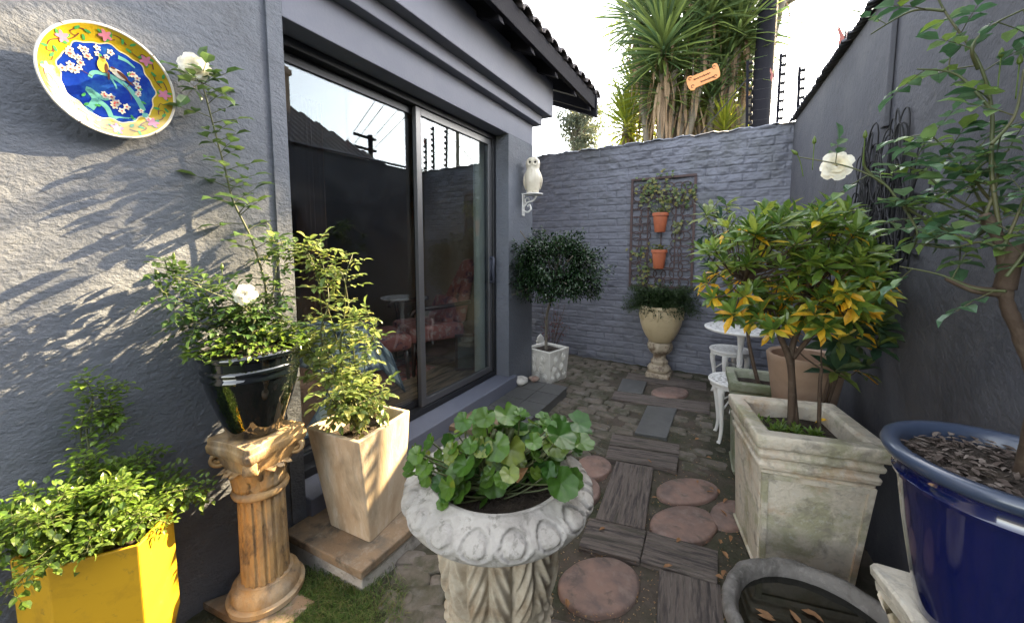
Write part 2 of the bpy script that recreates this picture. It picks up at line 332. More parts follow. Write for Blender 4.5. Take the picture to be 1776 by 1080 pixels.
# ================================================================== HOUSE (left)
XW, XG = -1.72, -1.90
house = thing('house', 'dark blue-grey plastered house wall on the left with tiled eave and wide sliding door', 'house', (XW, .5, 0))
HO = Vector((-XW, -.5, 0))   # children are in local coordinates of the empty
def hb(mb, name, m, **k):
    mb.v = [(v[0]-XW, v[1]-.5, v[2]) for v in mb.v]
    return mb.build(name, m, house, **k)
mb = MB()
mb.b2((XW-.22, -2.5, -.1), (XW, .895, 3.2))
mb.b2((XW-.22, .925, -.1), (XW, .99, 3.2))
mb.b2((XW-.22, .895, -.1), (XW-.012, .925, 3.2))
hb(mb, 'wall', M['plaster'])
mb = MB(); mb.b2((XW-.22, 2.93, -.1), (XW, 3.4, 2.398)); hb(mb, 'door_pier', M['plaster'])
mb = MB(); mb.b2((XW-.22, .99, 2.40), (XW-.002, 3.402, 2.60)); hb(mb, 'lintel', M['plaster_smooth'], bevel=.004)
mb = MB(); mb.b2((XW-.22, .99, 2.60), (XW+.07, 3.47, 2.69)); hb(mb, 'cornice_band', M['plaster_smooth'], bevel=.005)
mb = MB(); mb.b2((XW-.22, .99, 2.69), (XW+.15, 3.55, 3.02)); hb(mb, 'cornice_band', M['plaster_smooth'], bevel=.005)
mb = MB(); mb.b2((XW-5, 3.18, -.1), (XW-.221, 3.4, 3.2)); mb.b2((XW-5, -2.5, 2.9), (XW-.221, 3.18, 3.2)); hb(mb, 'side_wall', M['plaster_smooth'])
# sill / step outside the door
mb = MB(); mb.b2((XG-.06, .99, .0), (XW+.045, 3.02, .20)); hb(mb, 'door_sill', M['plaster_smooth'], bevel=.006)
# eave: roof slab, rafters, tiles
slope = math.tan(R(24)); XE = -1.40; ZE = 3.10
def rz_(x): return ZE+(XE-x)*slope
mb = MB()
y0, y1 = 1.72, 4.28
mb.add([(XE, y0, ZE-.02), (XE, y1, ZE-.02), (-4.5, y1, rz_(-4.5)-.02), (-4.5, y0, rz_(-4.5)-.02),
        (XE, y0, ZE-.06), (XE, y1, ZE-.06), (-4.5, y1, rz_(-4.5)-.06), (-4.5, y0, rz_(-4.5)-.06)],
       [(0,1,2,3),(7,6,5,4),(0,4,5,1),(1,5,6,2),(2,6,7,3),(3,7,4,0)])
hb(mb, 'roof_board', M['timberdark'])
for k, y in enumerate(np.arange(1.80, 4.2, .47)):
    mb = MB(); mb.add([(XE+.02, y-.03, ZE-.20), (XE+.02, y+.03, ZE-.20), (-3.2, y+.03, rz_(-3.2)-.20), (-3.2, y-.03, rz_(-3.2)-.20),
        (XE-.02, y-.03, ZE-.062), (XE-.02, y+.03, ZE-.062), (-3.2, y+.03, rz_(-3.2)-.062), (-3.2, y-.03, rz_(-3.2)-.062)],
        [(3,2,1,0),(4,5,6,7),(0,1,5,4),(1,2,6,5),(2,3,7,6),(3,0,4,7)])
    hb(mb, 'rafter', M['timberdark'], bevel=.004)
mb = MB(); mb.b2((XE-.005, y0, ZE-.15), (XE+.035, y1, ZE-.0)); hb(mb, 'fascia_board', M['timberdark'], bevel=.004)
mb = MB(); mb.add([(XE+.05, y1-.04, ZE-.24), (XE+.05, y1+.02, ZE-.24), (-3.2, y1+.02, rz_(-3.2)-.24), (-3.2, y1-.04, rz_(-3.2)-.24),
        (XE+.05, y1-.04, ZE+.01), (XE+.05, y1+.02, ZE+.01), (-3.2, y1+.02, rz_(-3.2)+.01), (-3.2, y1-.04, rz_(-3.2)+.01)],
        [(3,2,1,0),(4,5,6,7),(0,1,5,4),(1,2,6,5),(2,3,7,6),(3,0,4,7)]); hb(mb, 'barge_board', M['timberdark'], bevel=.004)
mb = MB()   # roof tiles: half round rows
for j in range(9):
    for i, y in enumerate(np.arange(y0, y1+.02, .17)):
        x0 = XE+.07-j*.33+random.uniform(-.012, .012); x1 = x0-.38; lift = .02+.0*j; rr = .085
        a0 = Vector((x0, y, ZE-.03+(XE-x0)*slope+lift+.03)); a1 = Vector((x1, y, ZE-.03+(XE-x1)*slope+lift))
        ring = lambda c: [c+Vector((0, rr*math.cos(t)*1.0, rr*.75*math.sin(t))) for t in np.linspace(0, math.pi, 7)]+[c+Vector((0, rr*.84*math.cos(t), rr*.58*math.sin(t))) for t in np.linspace(math.pi, 0, 7)]
        mb.loft([ring(a0), ring(a1)])
hb(mb, 'roof_tiles', M['tile'])
# sliding door
def frame(mb, x0, x1, ya, yb, za, zb, w):
    mb.b2((x0, ya, za), (x1, ya+w, zb)); mb.b2((x0, yb-w, za), (x1, yb, zb))
    mb.b2((x0, ya+w, za), (x1, yb-w, za+w)); mb.b2((x0, ya+w, zb-w), (x1, yb-w, zb))
mb = MB(); frame(mb, XG-.05, XG+.05, .995, 2.925, .205, 2.397, .045); door = hb(mb, 'door_frame', M['alu'], bevel=.003)
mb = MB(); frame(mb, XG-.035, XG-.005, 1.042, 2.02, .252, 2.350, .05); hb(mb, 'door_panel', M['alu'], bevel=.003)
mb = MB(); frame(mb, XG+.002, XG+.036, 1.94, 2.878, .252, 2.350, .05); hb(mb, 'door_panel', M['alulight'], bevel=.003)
mb = MB(); mb.b2((XG-.022, 1.09, .30), (XG-.016, 1.97, 2.30)); hb(mb, 'glass_pane', M['glass'])
mb = MB(); mb.b2((XG+.016, 1.99, .30), (XG+.022, 2.828, 2.30)); hb(mb, 'glass_pane', M['glass'])
mb = MB(); h_ = Vector((XG+.036, 2.85, 1.2))
mb.tube(bez([h_+Vector((0,0,-.11)), h_+Vector((.05,-.03,-.10)), h_+Vector((.06,-.05,0)), h_+Vector((.05,-.03,.10)), h_+Vector((0,0,.11))], 6), .013, 8); mb.box(h_+Vector((.002,0,0)), (.012,.035,.24))
hb(mb, 'door_handle', M['trimdark'], smooth=True)

# room inside
room = thing('room_interior', 'dim living room seen through the glass door with wooden floor', 'room', (-3.4, 2, .2))
def rb(mb, name, m, **k):
    mb.v = [(v[0]+3.4, v[1]-2, v[2]-.2) for v in mb.v]; return mb.build(name, m, room, **k)
mb = MB(); mb.b2((-5.5, -.6, .12), (XG-.061, 3.17, .2)); rb(mb, 'floor', M['floorwood'])
for a_, b_ in (((-5.6, -.6, .2), (-5.5, 3.17, 2.8)), ((-5.5, -.7, .2), (XW-.23, -.6, 2.8)), ((-5.5, 3.10, .2), (XW-.23, 3.17, 2.8))):
    mb = MB(); mb.b2(a_, b_); rb(mb, 'inner_wall', M['room'])
mb = MB(); mb.b2((-5.5, -.6, 2.80), (XW-.23, 3.1, 2.88)); rb(mb, 'ceiling', M['room'])
mb = MB()
pts = []
for k in range(60): pts.append((-1.99-.03*math.sin(k*.9), 2.80+k*.004))
mb.loft([[Vector((p[0], p[1], z)) for p in pts] for z in (.24, 2.35)], False, False, False)
rb(mb, 'blind', M['blind'])
for (ya, yb, xx, mm) in ((2.30, 2.62, -4.0, 'curtain'), (1.95, 2.2, -3.3, 'curtain')):
    mb = MB(); pts = [(xx-.05*math.sin(k*1.1), ya+k*(yb-ya)/40) for k in range(41)]
    mb.loft([[Vector((p[0], p[1], z)) for p in pts] for z in (.24, 2.7)], False, False, False); rb(mb, 'curtain', M[mm])

# ================================================================== BACK WALL (painted brick height field)
YB, ZT = 4.60, 2.60
xs = np.linspace(-3.3, .72, 620); zs = np.linspace(-.05, ZT, 400); X_, Z_ = np.meshgrid(xs, zs)
zt = Z_+.006*(fbm(X_*3, Z_*3, 3, 5)-.5)*4
course = np.floor(zt/.083); fz = zt/.083-course
off = (course % 2)*.5+.08*np.sin(course*12.9)
xb = X_/.235+off+.04*(vnoise(X_*6, course*3, 9)-.5); bi = np.floor(xb); fx = xb-bi
def edge(f, w): d = np.minimum(f, 1-f); return 1-np.clip(d/w, 0, 1)**.6
mort = np.maximum(edge(fz, .13), edge(fx, .05)*(vnoise(bi*3.1, course*2.7, 4) > .15))
hb_ = vnoise(bi*7.3, course*5.1, 2)*.012
upper = np.clip((Z_-1.7)/.7, 0, 1)*.5+.5
H_ = -mort*.012*(0.4+fbm(X_*4, Z_*4, 3, 8)*1.3)+hb_*1.0*upper+(fbm(X_*12, Z_*20, 5, 11)-.5)*.045*upper
P = np.stack([X_, YB-.01-H_, Z_], -1)
bw = thing('brick_wall', 'painted blue-grey brick wall across the back of the courtyard', 'wall', (-1.2, YB, 0))
P -= np.array([-1.2, YB, 0])
gridmesh('brick_face', P, M['brickpaint'], bw)
mb = MB(); x_ = np.linspace(-3.3, .72, 90)
top = [Vector((x+1.2, -.03+.012*math.sin(x*9), ZT+.0+.008*math.sin(x*23)+.006*math.sin(x*57))) for x in x_]
mb.loft([[p for p in top], [Vector((p.x, .0, p.z+.018)) for p in top], [Vector((p.x, .2, p.z+.012)) for p in top], [Vector((p.x, .22, -.1)) for p in top]], False, False, False)
o = mb.build('wall_cap', M['brickpaint'], bw)

# ================================================================== RIGHT WALL
def wx(y): return .735-.0511*y            # plan line of its face
rw = thing('garden_wall', 'tall dark grey plastered wall along the right side', 'wall', (.6, 2, 0))
ang = math.atan2(-.0511, 1)
mb = MB()
def rwb(a, b):   # a,b = (offset from face, y, z)
    vs = [(wx(y)+x, y, z) for x in (a[0], b[0]) for y in (a[1], b[1]) for z in (a[2], b[2])]
    mb.add(vs, [(0,1,3,2),(4,6,7,5),(0,4,5,1),(2,3,7,6),(0,2,6,4),(1,5,7,3)])
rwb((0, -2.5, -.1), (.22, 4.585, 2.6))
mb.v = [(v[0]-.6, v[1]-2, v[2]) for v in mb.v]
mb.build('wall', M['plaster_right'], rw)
mb = MB()
for y in np.arange(-2.4, 4.6, .05):
    rr = random.uniform(.026, .032); c0 = Vector((wx(y)-.045+random.uniform(-.01, .01), y, 2.60)); c1 = c0+Vector((.40, 0, .12))
    ring = lambda c: [c+Vector((0, rr*math.cos(t), rr*.8*math.sin(t))) for t in np.linspace(0, math.pi, 7)]+[c+Vector((0, rr*.8*math.cos(t), rr*.55*math.sin(t))) for t in np.linspace(math.pi, 0, 7)]
    mb.loft([ring(c0), ring(c1)])
mb.v = [(v[0]-.6, v[1]-2, v[2]) for v in mb.v]
mb.build('coping_tiles', M['plaster_right'], rw)
mb = MB(); a = XP(1552, 0, .60); yy = a.y
mb.b2((wx(yy)-.022, yy-.025, 1.95), (wx(yy)-.002, yy+.025, 2.58)); mb.v = [(v[0]-.6, v[1]-2, v[2]) for v in mb.v]
mb.build('conduit', M['plaster_right'], rw, bevel=.004)

# neighbour house whose roof shows in the door glass
nh = thing('neighbour_house', 'dark neighbouring house with tiled hip roof and brick chimney reflected in the glass', 'house', (3, 1, 0))
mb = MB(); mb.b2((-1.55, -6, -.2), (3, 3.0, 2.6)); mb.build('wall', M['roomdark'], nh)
mb = MB()
e0, e1 = -1.95, 3.45
e0 = -2.05; e1 = 3.35
mb.add([(e0,-7,2.62),(e0,e1,2.62),(.4,e1-1.2,4.3),(.4,-7,4.3),(3,e1,2.62),(3,-7,2.62)], [(0,1,2,3),(1,4,2),(2,4,5,3),(0,5,4,1)])
rf = mb.build('roof', M['tile'], nh)
mb = MB()
for k in range(60):
    y = -3+k*.11
    if y > e1-.05: break
    lim = min(2.45, (e1-y)*2.04)
    mb.tube([Vector((e0-.02, y, 2.66)), Vector((e0+lim, y, 2.66+lim*.686))], .045, 6)
mb.build('roof_ridges', M['tile'], nh)
mb = MB(); mb.b2((-.95, 1.75, 3.1), (-.35, 2.45, 4.12)); mb.b2((-.98, 1.72, 4.0), (-.32, 2.48, 4.08)); mb.build('chimney', M['tanpot'], nh)
mb = MB(); mb.tube([(e0-.05, -6, 2.55), (e0-.05, e1, 2.55)], .035, 8); mb.build('gutter', M['white'], nh)

# ================================================================== PAVING
def slab(name, px, m, label, cat, group=None, z=.018, th=.05, bev=.006, jit=.004, warp=.003):
    c = [G(x, y, z) for x, y in px]; cen = sum(c, Vector())/4
    e = [(c[(i+1) % 4]-c[i]) for i in range(4)]
    ax = e[0] if e[0].length+e[2].length > e[1].length+e[3].length else e[1]
    a = math.atan2(ax.y, ax.x); rot = Matrix.Rotation(-a, 3, 'Z')
    lc = [rot@(p-cen) for p in c]
    # keep order counter-clockwise
    area = sum(lc[i].x*lc[(i+1)%4].y-lc[(i+1)%4].x*lc[i].y for i in range(4))
    if area < 0: lc = lc[::-1]
    # bilinear grid top, with wobbling outline
    nx, ny = 26, 10
    if lc[1].x-lc[0].x == 0: pass
    L1 = (lc[1]-lc[0]).length; L2 = (lc[3]-lc[0]).length
    if L1 < L2: nx, ny = ny, nx
    sd_ = random.random()*50; vs = []
    for j in range(ny+1):
        for i in range(nx+1):
            u, v = i/nx, j/ny
            p = lc[0].lerp(lc[1], u).lerp(lc[3].lerp(lc[2], u), v)
            ed = min(u, 1-u, v, 1-v) == 0
            if ed: p = p*(1+random.uniform(-jit, jit)*1.2)
            n = float(fbm(np.array(p.x*5+sd_), np.array(p.y*38+sd_), 3, 2)-.5)
            vs.append(Vector((p.x, p.y, (n*warp*2.2 if not ed else -.004))))
    def I(i, j): return j*(nx+1)+i
    fs = [(I(i,j), I(i+1,j), I(i+1,j+1), I(i,j+1)) for j in range(ny) for i in range(nx)]
    rim = [I(i,0) for i in range(nx)]+[I(nx,j) for j in range(ny)]+[I(i,ny) for i in range(nx,0,-1)]+[I(0,j) for j in range(ny,0,-1)]
    b0 = len(vs); vs += [Vector((vs[r].x*1.01, vs[r].y*1.01, -th)) for r in rim]; n = len(rim)
    fs += [(rim[(k+1)%n], rim[k], b0+k, b0+(k+1)%n) for k in range(n)]
    mb = MB(); mb.add(vs, fs)
    o = mb.build(name, m, loc=cen, rot=(0, 0, a)); autosm(o, 50)
    return tag(o, label, cat, group)
gs = 'old wooden sleepers laid in the ground'
S = M['sleeper']
slab('wooden_sleeper', [(1069,798),(1133,809),(1118,916),(1033,897)], S, 'short weathered grey sleeper with deep cracks lying between the round stones', 'sleeper', gs, .03)
slab('wooden_sleeper', [(1022,896),(1121,918),(1109,971),(1004,944)], S, 'crosswise sleeper piece meeting another end to end, the half nearest the urn', 'sleeper', gs, .025)
slab('wooden_sleeper', [(1123,919),(1245,953),(1244,1009),(1111,971)], S, 'crosswise sleeper piece meeting another end to end, the half nearest the stone basin', 'sleeper', gs, .025)
slab('wooden_sleeper', [(1144,984),(1249,1012),(1258,1100),(1137,1100)], S, 'wide rough sleeper at the bottom edge of the photo left of the stone basin', 'sleeper', gs, .022)
slab('wooden_sleeper', [(1062,751),(1178,769),(1178,786),(1057,769)], S, 'far plank of the pair of crosswise sleepers beyond the short cracked one', 'sleeper', gs, .022)
slab('wooden_sleeper', [(1056,771),(1177,788),(1173,813),(1050,793)], S, 'near plank of the pair of crosswise sleepers touching the short cracked one', 'sleeper', gs, .022)
slab('wooden_sleeper', [(925,1062),(990,1078),(985,1110),(905,1100)], S, 'reddish sleeper end peeping out beside the carved front urn', 'sleeper', gs, .02)
slab('wooden_sleeper', [(1066,677),(1232,697),(1230,716),(1060,690)], S, 'dark mossy sleeper in front of the small oval stone at the back', 'sleeper', gs, .012)
slab('wooden_sleeper', [(1090,645),(1225,662),(1225,676),(1085,656)], S, 'farthest dark sleeper just in front of the cream wall urn', 'sleeper', gs, .012)
gsl = 'smooth slate slabs'
slab('slate_slab', [(1080,655),(1122,661),(1114,682),(1071,676)], M['slate'], 'small square slate slab in front of the cream wall urn', 'paving slab', gsl, .02, warp=.001)
slab('slate_slab', [(1123,702),(1174,707),(1156,758),(1101,749)], M['slate'], 'large slate slab in the middle of the cobbles', 'paving slab', gsl, .02, warp=.001)
def disc(px, rx, ry, label, z=.019):
    c = G(*px, z); a = G(px[0]+rx, px[1], z); b = G(px[0], px[1]-ry, z); c2 = G(px[0]-rx, px[1], z); b2 = G(px[0], px[1]+ry, z)
    c = (a+b+c2+b2)/4; vs = []; n = 56; s0 = random.random()*9
    ua = (a-c2)/2; ub = (b-b2)/2; rings = []
    for f, zz in ((.0, .002), (.5, .003), (.9, .001), (.96, -.003), (1., -.010), (1.01, -.05)):
        rr = []
        for k in range(n):
            t = 2*math.pi*k/n; w_ = 1+.018*math.sin(2*t+s0)+.014*math.sin(3*t+2*s0)+.006*math.sin(7*t+s0)+.004*math.sin(13*t+2*s0)+random.uniform(-.004, .004)*(f > .9)
            rr.append((ua*math.cos(t)+ub*math.sin(t))*f*w_+Vector((0, 0, zz)))
        rings.append(rr)
    mb = MB(); mb.loft(rings, False, False); o = mb.build('round_stone', M['roundstone'], loc=c); autosm(o, 60)
    return tag(o, label, 'stepping stone', 'round stepping stones')
disc((1040,1011), 72, 50, 'large round reddish stepping stone right beside the carved front urn')
disc((1192,849), 54, 23, 'oval reddish stone, farthest of the three clustered by the square weathered planter')
disc((1186,906), 58, 33, 'largest oval stone of the three clustered by the square weathered planter')
disc((1266,890), 34, 26, 'small round stone partly hidden by the square weathered planter', .02)
disc((1029,807), 31, 20, 'round reddish stone by the geranium, the farther of two', .02)
disc((1013,846), 28, 24, 'round reddish stone half hidden by the rim of the front urn', .022)
disc((1162,679), 32, 10, 'small dark oval stone in front of the cream wall urn', .02)
# cobbles
cobs = []
for v in range(5):
    mb = MB(); lx, ly = .176, .114; n = 9; vs = []
    rings = []
    for f, zz in ((1.0, -.05), (1.0, -.012), (.95, -.002), (.86, .002), (.45, .004), (0.01, .004)):
        rr = []
        for k in range(28):
            t = 2*math.pi*k/28; c_, s_ = math.cos(t), math.sin(t); q = 1/max(abs(c_), abs(s_)); q = q**.97
            w_ = 1+.05*math.sin(3*t+v*2)+.04*math.sin(5*t+v)
            rr.append(Vector((c_*q*lx/2*f*w_, s_*q*ly/2*f*w_, zz+.003*math.sin(2*t+v)*f)))
        rings.append(rr)
    mb.loft(rings, False, True)
    me_o = mb.build('cobble', M['cobble']); autosm(me_o, 60); cobs.append(me_o.data); bpy.data.objects.remove(me_o)
blocked = []
def inpoly(p, poly):
    r = False; n = len(poly); j = n-1
    for i in range(n):
        a, b = poly[i], poly[j]
        if ((a[1] > p[1]) != (b[1] > p[1])) and (p[0] < (b[0]-a[0])*(p[1]-a[1])/(b[1]-a[1])+a[0]): r = not r
        j = i
    return r
slabs_w = [[G(x,y,.02) for x,y in q] for q in ([(1053,748),(1182,766),(1177,816),(1046,796)], [(1062,640),(1235,660),(1235,722),(1058,692)], [(1119,698),(1178,704),(1160,762),(1097,753)], [(1065,797),(1136,809),(1120,916),(1030,897)])]
cob_lab = {'near': 'grey cobble in the paving between the tiled step and the sleepers', 'moss': 'dark mossy cobble in the shaded paving near the white garden stools', 'back': 'dark worn cobble in the paving below the painted brick wall'}
row = 0; y = 2.22; nc = 0
while y < 4.5:
    x = -1.28 if y < 3.32 else -1.7; rowc = []
    x += (row % 2)*.09
    while x < (.02 if y < 3.9 else .35):
        p = (x+random.uniform(-.008,.008), y+random.uniform(-.006,.006))
        wv = .5+.5*math.sin(x*3+y*2.1)
        if not any(inpoly(p, q) for q in slabs_w) and not (y < 2.55 and x > -.62) and random.random() > (.04 if x < -.35 else .25):
            o = bpy.data.objects.new('cobblestone', random.choice(cobs)); COL.objects.link(o)
            o.location = (p[0], p[1], .012 - (.012 if x > -.3 else 0)-random.uniform(0, .011)); o.rotation_euler = (random.uniform(-.03,.03), random.uniform(-.03,.03), random.uniform(-.05,.05)+(math.pi if random.random() < .5 else 0))
            k = 'moss' if x > -.35 else ('back' if y > 3.5 else 'near')
            s_ = random.uniform(.92, 1.03); o.scale = (s_, random.uniform(.92, 1.03), 1)
            rowc.append(o)
            tag(o, cob_lab[k], 'cobblestone', {'near': 'cobbles by the tiled step', 'moss': 'mossy cobbles by the stools', 'back': 'cobbles by the back wall'}[k]); nc += 1
        x += .178
    for i_, o_ in enumerate(rowc):
        tag(o_, '%s, %s from the left in the %s row counted from the front urn' % ({'cobbles by the tiled step': 'worn grey cobble', 'mossy cobbles by the stools': 'dark mossy cobble', 'cobbles by the back wall': 'dark worn cobble'}[o_['group']], ORD[i_], ORD[row]))
    y += .116; row += 1
for i_, (px, py, sc_, rr) in enumerate(((712,998,1.25,.6),(742,975,1.1,.5),(735,1035,1.3,.55),(775,1010,1.1,.6),(690,1040,1.1,.5),(755,1070,1.2,.7),(715,965,.9,.4),(700,1075,1.2,.5))):
    o = bpy.data.objects.new('cobblestone', random.choice(cobs)); COL.objects.link(o); o.location = G(px, py, .012); o.rotation_euler = (0, 0, rr); o.scale = (sc_*.75, sc_*.8, 1)
    tag(o, ('rough cobble against the low plinth, nearer the grass', 'rough cobble beside the low plinth corner, nearer the urn', 'large rough cobble in the middle between grass and front urn', 'rough cobble touching the body of the front urn', 'rough cobble at the edge of the small grass patch', 'rough cobble at the bottom edge of the photo beside the front urn', 'smallest rough cobble right under the plinth corner', 'rough cobble at the bottom edge of the photo beside the grass')[i_], 'cobblestone', 'cobbles left of the front urn')
print('cobbles', nc)

# ================================================================== TILED STEP
st = thing('tiled_step', 'low step of dark slate tiles in front of the sliding door', 'step', (-1.5, 2.4, 0))
def lb(mb, th_, name, m, **k):
    l = th_.location; mb.v = [(v[0]-l.x, v[1]-l.y, v[2]-l.z) for v in mb.v]; return mb.build(name, m, th_, **k)
mb = MB(); mb.b2((-1.675, 1.35, -.05), (-1.26, 3.22, .082)); lb(mb, st, 'core', M['slate'], bevel=.004)
mb = MB()
for i in range(2):
    for j in range(8):
        x0 = -1.672+i*.212; y0_ = 1.345+j*.236
        mb.b2((x0+.002, y0_+.002, .083), (x0+.208, y0_+.232, .096+random.uniform(0,.001)))
lb(mb, st, 'tiles', M['slate'], bevel=.002)
slab('sandstone_slab', [(800,706),(868,722),(858,752),(765,735)], M['sandstone'], 'flat tan sandstone slab lying on the tiled step behind the geranium', 'stone slab', None, .135, .035)
# low plinth under the cream planter
pl = thing('low_plinth', 'low brown stone plinth under the tall square cream planter', 'plinth', (-1.45, 1.1, 0))
mb = MB(); a, b, c, d = (-1.70, .88), (-1.225, .915), (-1.215, 1.33), (-1.70, 1.33)
mb.prism([a, b, c, d], -.02, .075); lb(mb, pl, 'base', M['castconcrete'], bevel=.006)
mb = MB(); k_ = lambda p: (p[0]+(.012 if p[0] > -1.5 else 0), p[1]+(-.012 if p[1] < 1.1 else .012))
mb.prism([k_(a), k_(b), k_(c), k_(d)], .0755, .115); lb(mb, pl, 'top_slab', M['sandstone'], bevel=.006)

# ================================================================== generic planters
def sqplanter(name, label, cat, top, bot, z0, z1, m, wall=.028, soilz=.06, ribs=None, soilm=None, bev=.008, group=None, body_name='body'):
    cen = sum((Vector((*p, 0)) for p in bot), Vector())/4; t = thing(name, label, cat, (cen.x, cen.y, z0), 0, group)
    top = [Vector((p[0]-cen.x, p[1]-cen.y, 0)) for p in top]; bot = [Vector((p[0]-cen.x, p[1]-cen.y, 0)) for p in bot]
    H = z1-z0; ct = sum(top, Vector())/4
    def ringat(f, grow=0, z=None):
        pts = []
        for i in range(4):
            p = bot[i].lerp(top[i], f); c = sum((bot[j].lerp(top[j], f) for j in range(4)), Vector())/4
            dd = (p-c); p = c+dd*(1+grow/dd.length*1.2)
            pts.append(p)
        # rounded corners
        out = []
        for i in range(4):
            a, b, c2 = pts[i-1], pts[i], pts[(i+1) % 4]
            rr = .012
            u = (a-b).normalized(); v = (c2-b).normalized()
            for s in (0, .5, 1):
                q = b+u*rr*(1-s)**2+v*rr*s**2
                out.append(q)
            m_ = []
            for s in (.25, .5, .75): m_.append((b+v*rr).lerp(c2-v*rr, s))
            out += m_
        zz = H*f if z is None else z
        return [Vector((q.x, q.y, zz)) for q in out]
    mb = MB(); rings = [ringat(0)]
    if ribs:
        for f, gr in ribs: rings.append(ringat(f, gr))
        gl = ribs[-1][1]
    else:
        for f in (.1, .3, .5, .7, .9): rings.append(ringat(f))
        rings.append(ringat(1)); gl = 0
    rings.append(ringat(1, gl-wall*1.2, H)); rings.append(ringat(1, gl-wall*1.5, H-.012)); rings.append(ringat(.8, -wall*1.2, H*.8))
    mb.loft(rings, True, True); o = mb.build(body_name, m, t, bevel=.004); autosm(o, 38)
    # soil
    rg = ringat(1-soilz/H, -wall*1.25, H-soilz); c = sum(rg, Vector())/len(rg)
    rr = []
    for f in (1, .75, .5, .25):
        rr.append([c+(p-c)*f+Vector((0, 0, random.uniform(-.006, .008)+(1-f)*.012)) for p in rg])
    mb = MB(); mb.loft(rr, False, True); mb.build('soil', soilm or M['soil'], t, smooth=True)
    return t
# cream planter C
sqplanter('square_planter', 'tall tapered cream square planter half in sun on a low plinth by the door', 'planter',
    [(-1.60,.935),(-1.285,.965),(-1.325,1.30),(-1.645,1.27)], [(-1.555,1.00),(-1.30,1.02),(-1.335,1.26),(-1.59,1.24)], .115, .60, M['planterorange'], wall=.02, soilz=.07)
# weathered planter A
def rotq(cx, cy, w_, a):
    return [(cx+w_/2*(math.cos(a)*x-math.sin(a)*y), cy+w_/2*(math.sin(a)*x+math.cos(a)*y)) for x, y in ((-1,-1),(1,-1),(1,1),(-1,1))]
RIB = [(.05,.012),(.055,0),(.5,0),(.76,0),(.77,.010),(.80,.012),(.81,.002),(.84,.002),(.85,.014),(.875,.016),(.885,.006),(.905,.006),(.915,.022),(.925,.026),(.99,.026),(1,.022)]
pa = sqplanter('square_planter', 'big weathered white square planter with moulded rim holding the yellow leaved shrub', 'planter',
    rotq(.295,1.97,.40,R(13)), rotq(.29,2.03,.335,R(13)), .0, .67, M['planterweather'], wall=.05, soilz=.07, ribs=RIB)
pb = sqplanter('square_planter', 'mossy greenish square planter with stepped rim behind the big weathered one', 'planter',
    rotq(.20,2.72,.30,R(4)), rotq(.20,2.72,.24,R(4)), .0, .60, M['plantermoss'], wall=.04, soilz=.05, ribs=RIB)
def panel(t, cx, cy, wt, wb, cyb, a, H, f1=.74):
    ax = Vector((math.cos(a), math.sin(a), 0)); n = Vector((math.sin(a), -math.cos(a), 0)); l = t.location
    mb = MB()
    def P(u, f, d): 
        w_ = wb+(wt-wb)*f; c = Vector((cx, cyb+(cy-cyb)*f, H*f)); return c+ax*u*w_/2+n*(w_/2+d)-Vector((l.x, l.y, 0))
    def strip(u0, f0, u1, f1_):
        q = [(u0, f0), (u1, f0), (u1, f1_), (u0, f1_)]; mb.loft([[P(u, f, -.004) for u, f in q], [P(u, f, .006) for u, f in q], [P(u*.985 if abs(u) > .9 else u, f, .009) for u, f in q]], False, True)
    strip(-.985, .0, -.86, f1); strip(.86, .0, .985, f1); strip(-.855, .0, .855, .055); strip(-.855, f1-.03, .855, f1)
    mb.build('panel_moulding', M['planterweather'], t)
panel(pa, .295, 1.97, .40, .335, 2.03, R(13), .67)
# topiary planter (white, with oval bosses)
tp = sqplanter('square_planter', 'small white square planter with raised oval bosses holding the round topiary tree', 'planter',
    rotq(-1.635,3.60,.34,R(-14)), rotq(-1.635,3.60,.30,R(-14)), .0, .34, M['whitestone'], wall=.03, soilz=.03)
a_ = R(-14)
for side in (0, 1):
    for (u, v, rr) in ((-.06,.235,.042),(.065,.25,.04),(-.07,.14,.045),(.05,.15,.042),(.0,.06,.036),(-.095,.055,.03),(.095,.065,.032)):
        n2 = Vector((math.sin(a_), -math.cos(a_), 0)) if side == 0 else Vector((math.cos(a_), math.sin(a_), 0)); tt = Vector((math.cos(a_), math.sin(a_), 0)) if side == 0 else Vector((-math.sin(a_), math.cos(a_), 0))
        c = n2*(.150+.02*v/.34)+tt*u+Vector((0, 0, v)); rg = []
        for f, d in ((1.25, .001), (1.2, .010), (1.0, .010), (.95, .004), (.80, .006), (.7, .013), (.4, .018), (.01, .020)):
            rg.append([c+n2*d+(tt*math.cos(t)*rr*f*.8+Vector((0,0,1))*math.sin(t)*rr*f) for t in np.linspace(0, 2*math.pi, 25)[:-1]])
        mb = MB(); mb.loft(rg if side == 0 else rg, False, True); mb.build('oval_boss', M['whitestone'], tp, smooth=True)
# yellow planter
zt_ = .55
V = [(-1.671,.143),(-1.538,.187),(-1.431,.338),(-1.527,.447),(-1.67,.455),(-1.705,.40),(-1.705,.2)]
cen = Vector((-1.57, .31, 0))
yp = thing('yellow_planter', 'bright yellow angular planter against the left wall, one face in full sun', 'planter', (cen.x, cen.y, 0))
def yr(f, z): return [Vector(((p[0]-cen.x)*f, (p[1]-cen.y)*f, z)) for p in V]
mb = MB(); mb.loft([yr(.7, 0), yr(.72, .06), yr(1, .23), yr(1, zt_), yr(.9, zt_), yr(.9, zt_-.05)], True, True); o = mb.build('body', M['yellow'], yp, bevel=.004)
mb = MB(); mb.loft([yr(.905, zt_-.045), yr(.5, zt_-.03), yr(.01, zt_-.025)], False, True); mb.build('soil', M['soil'], yp, smooth=True)

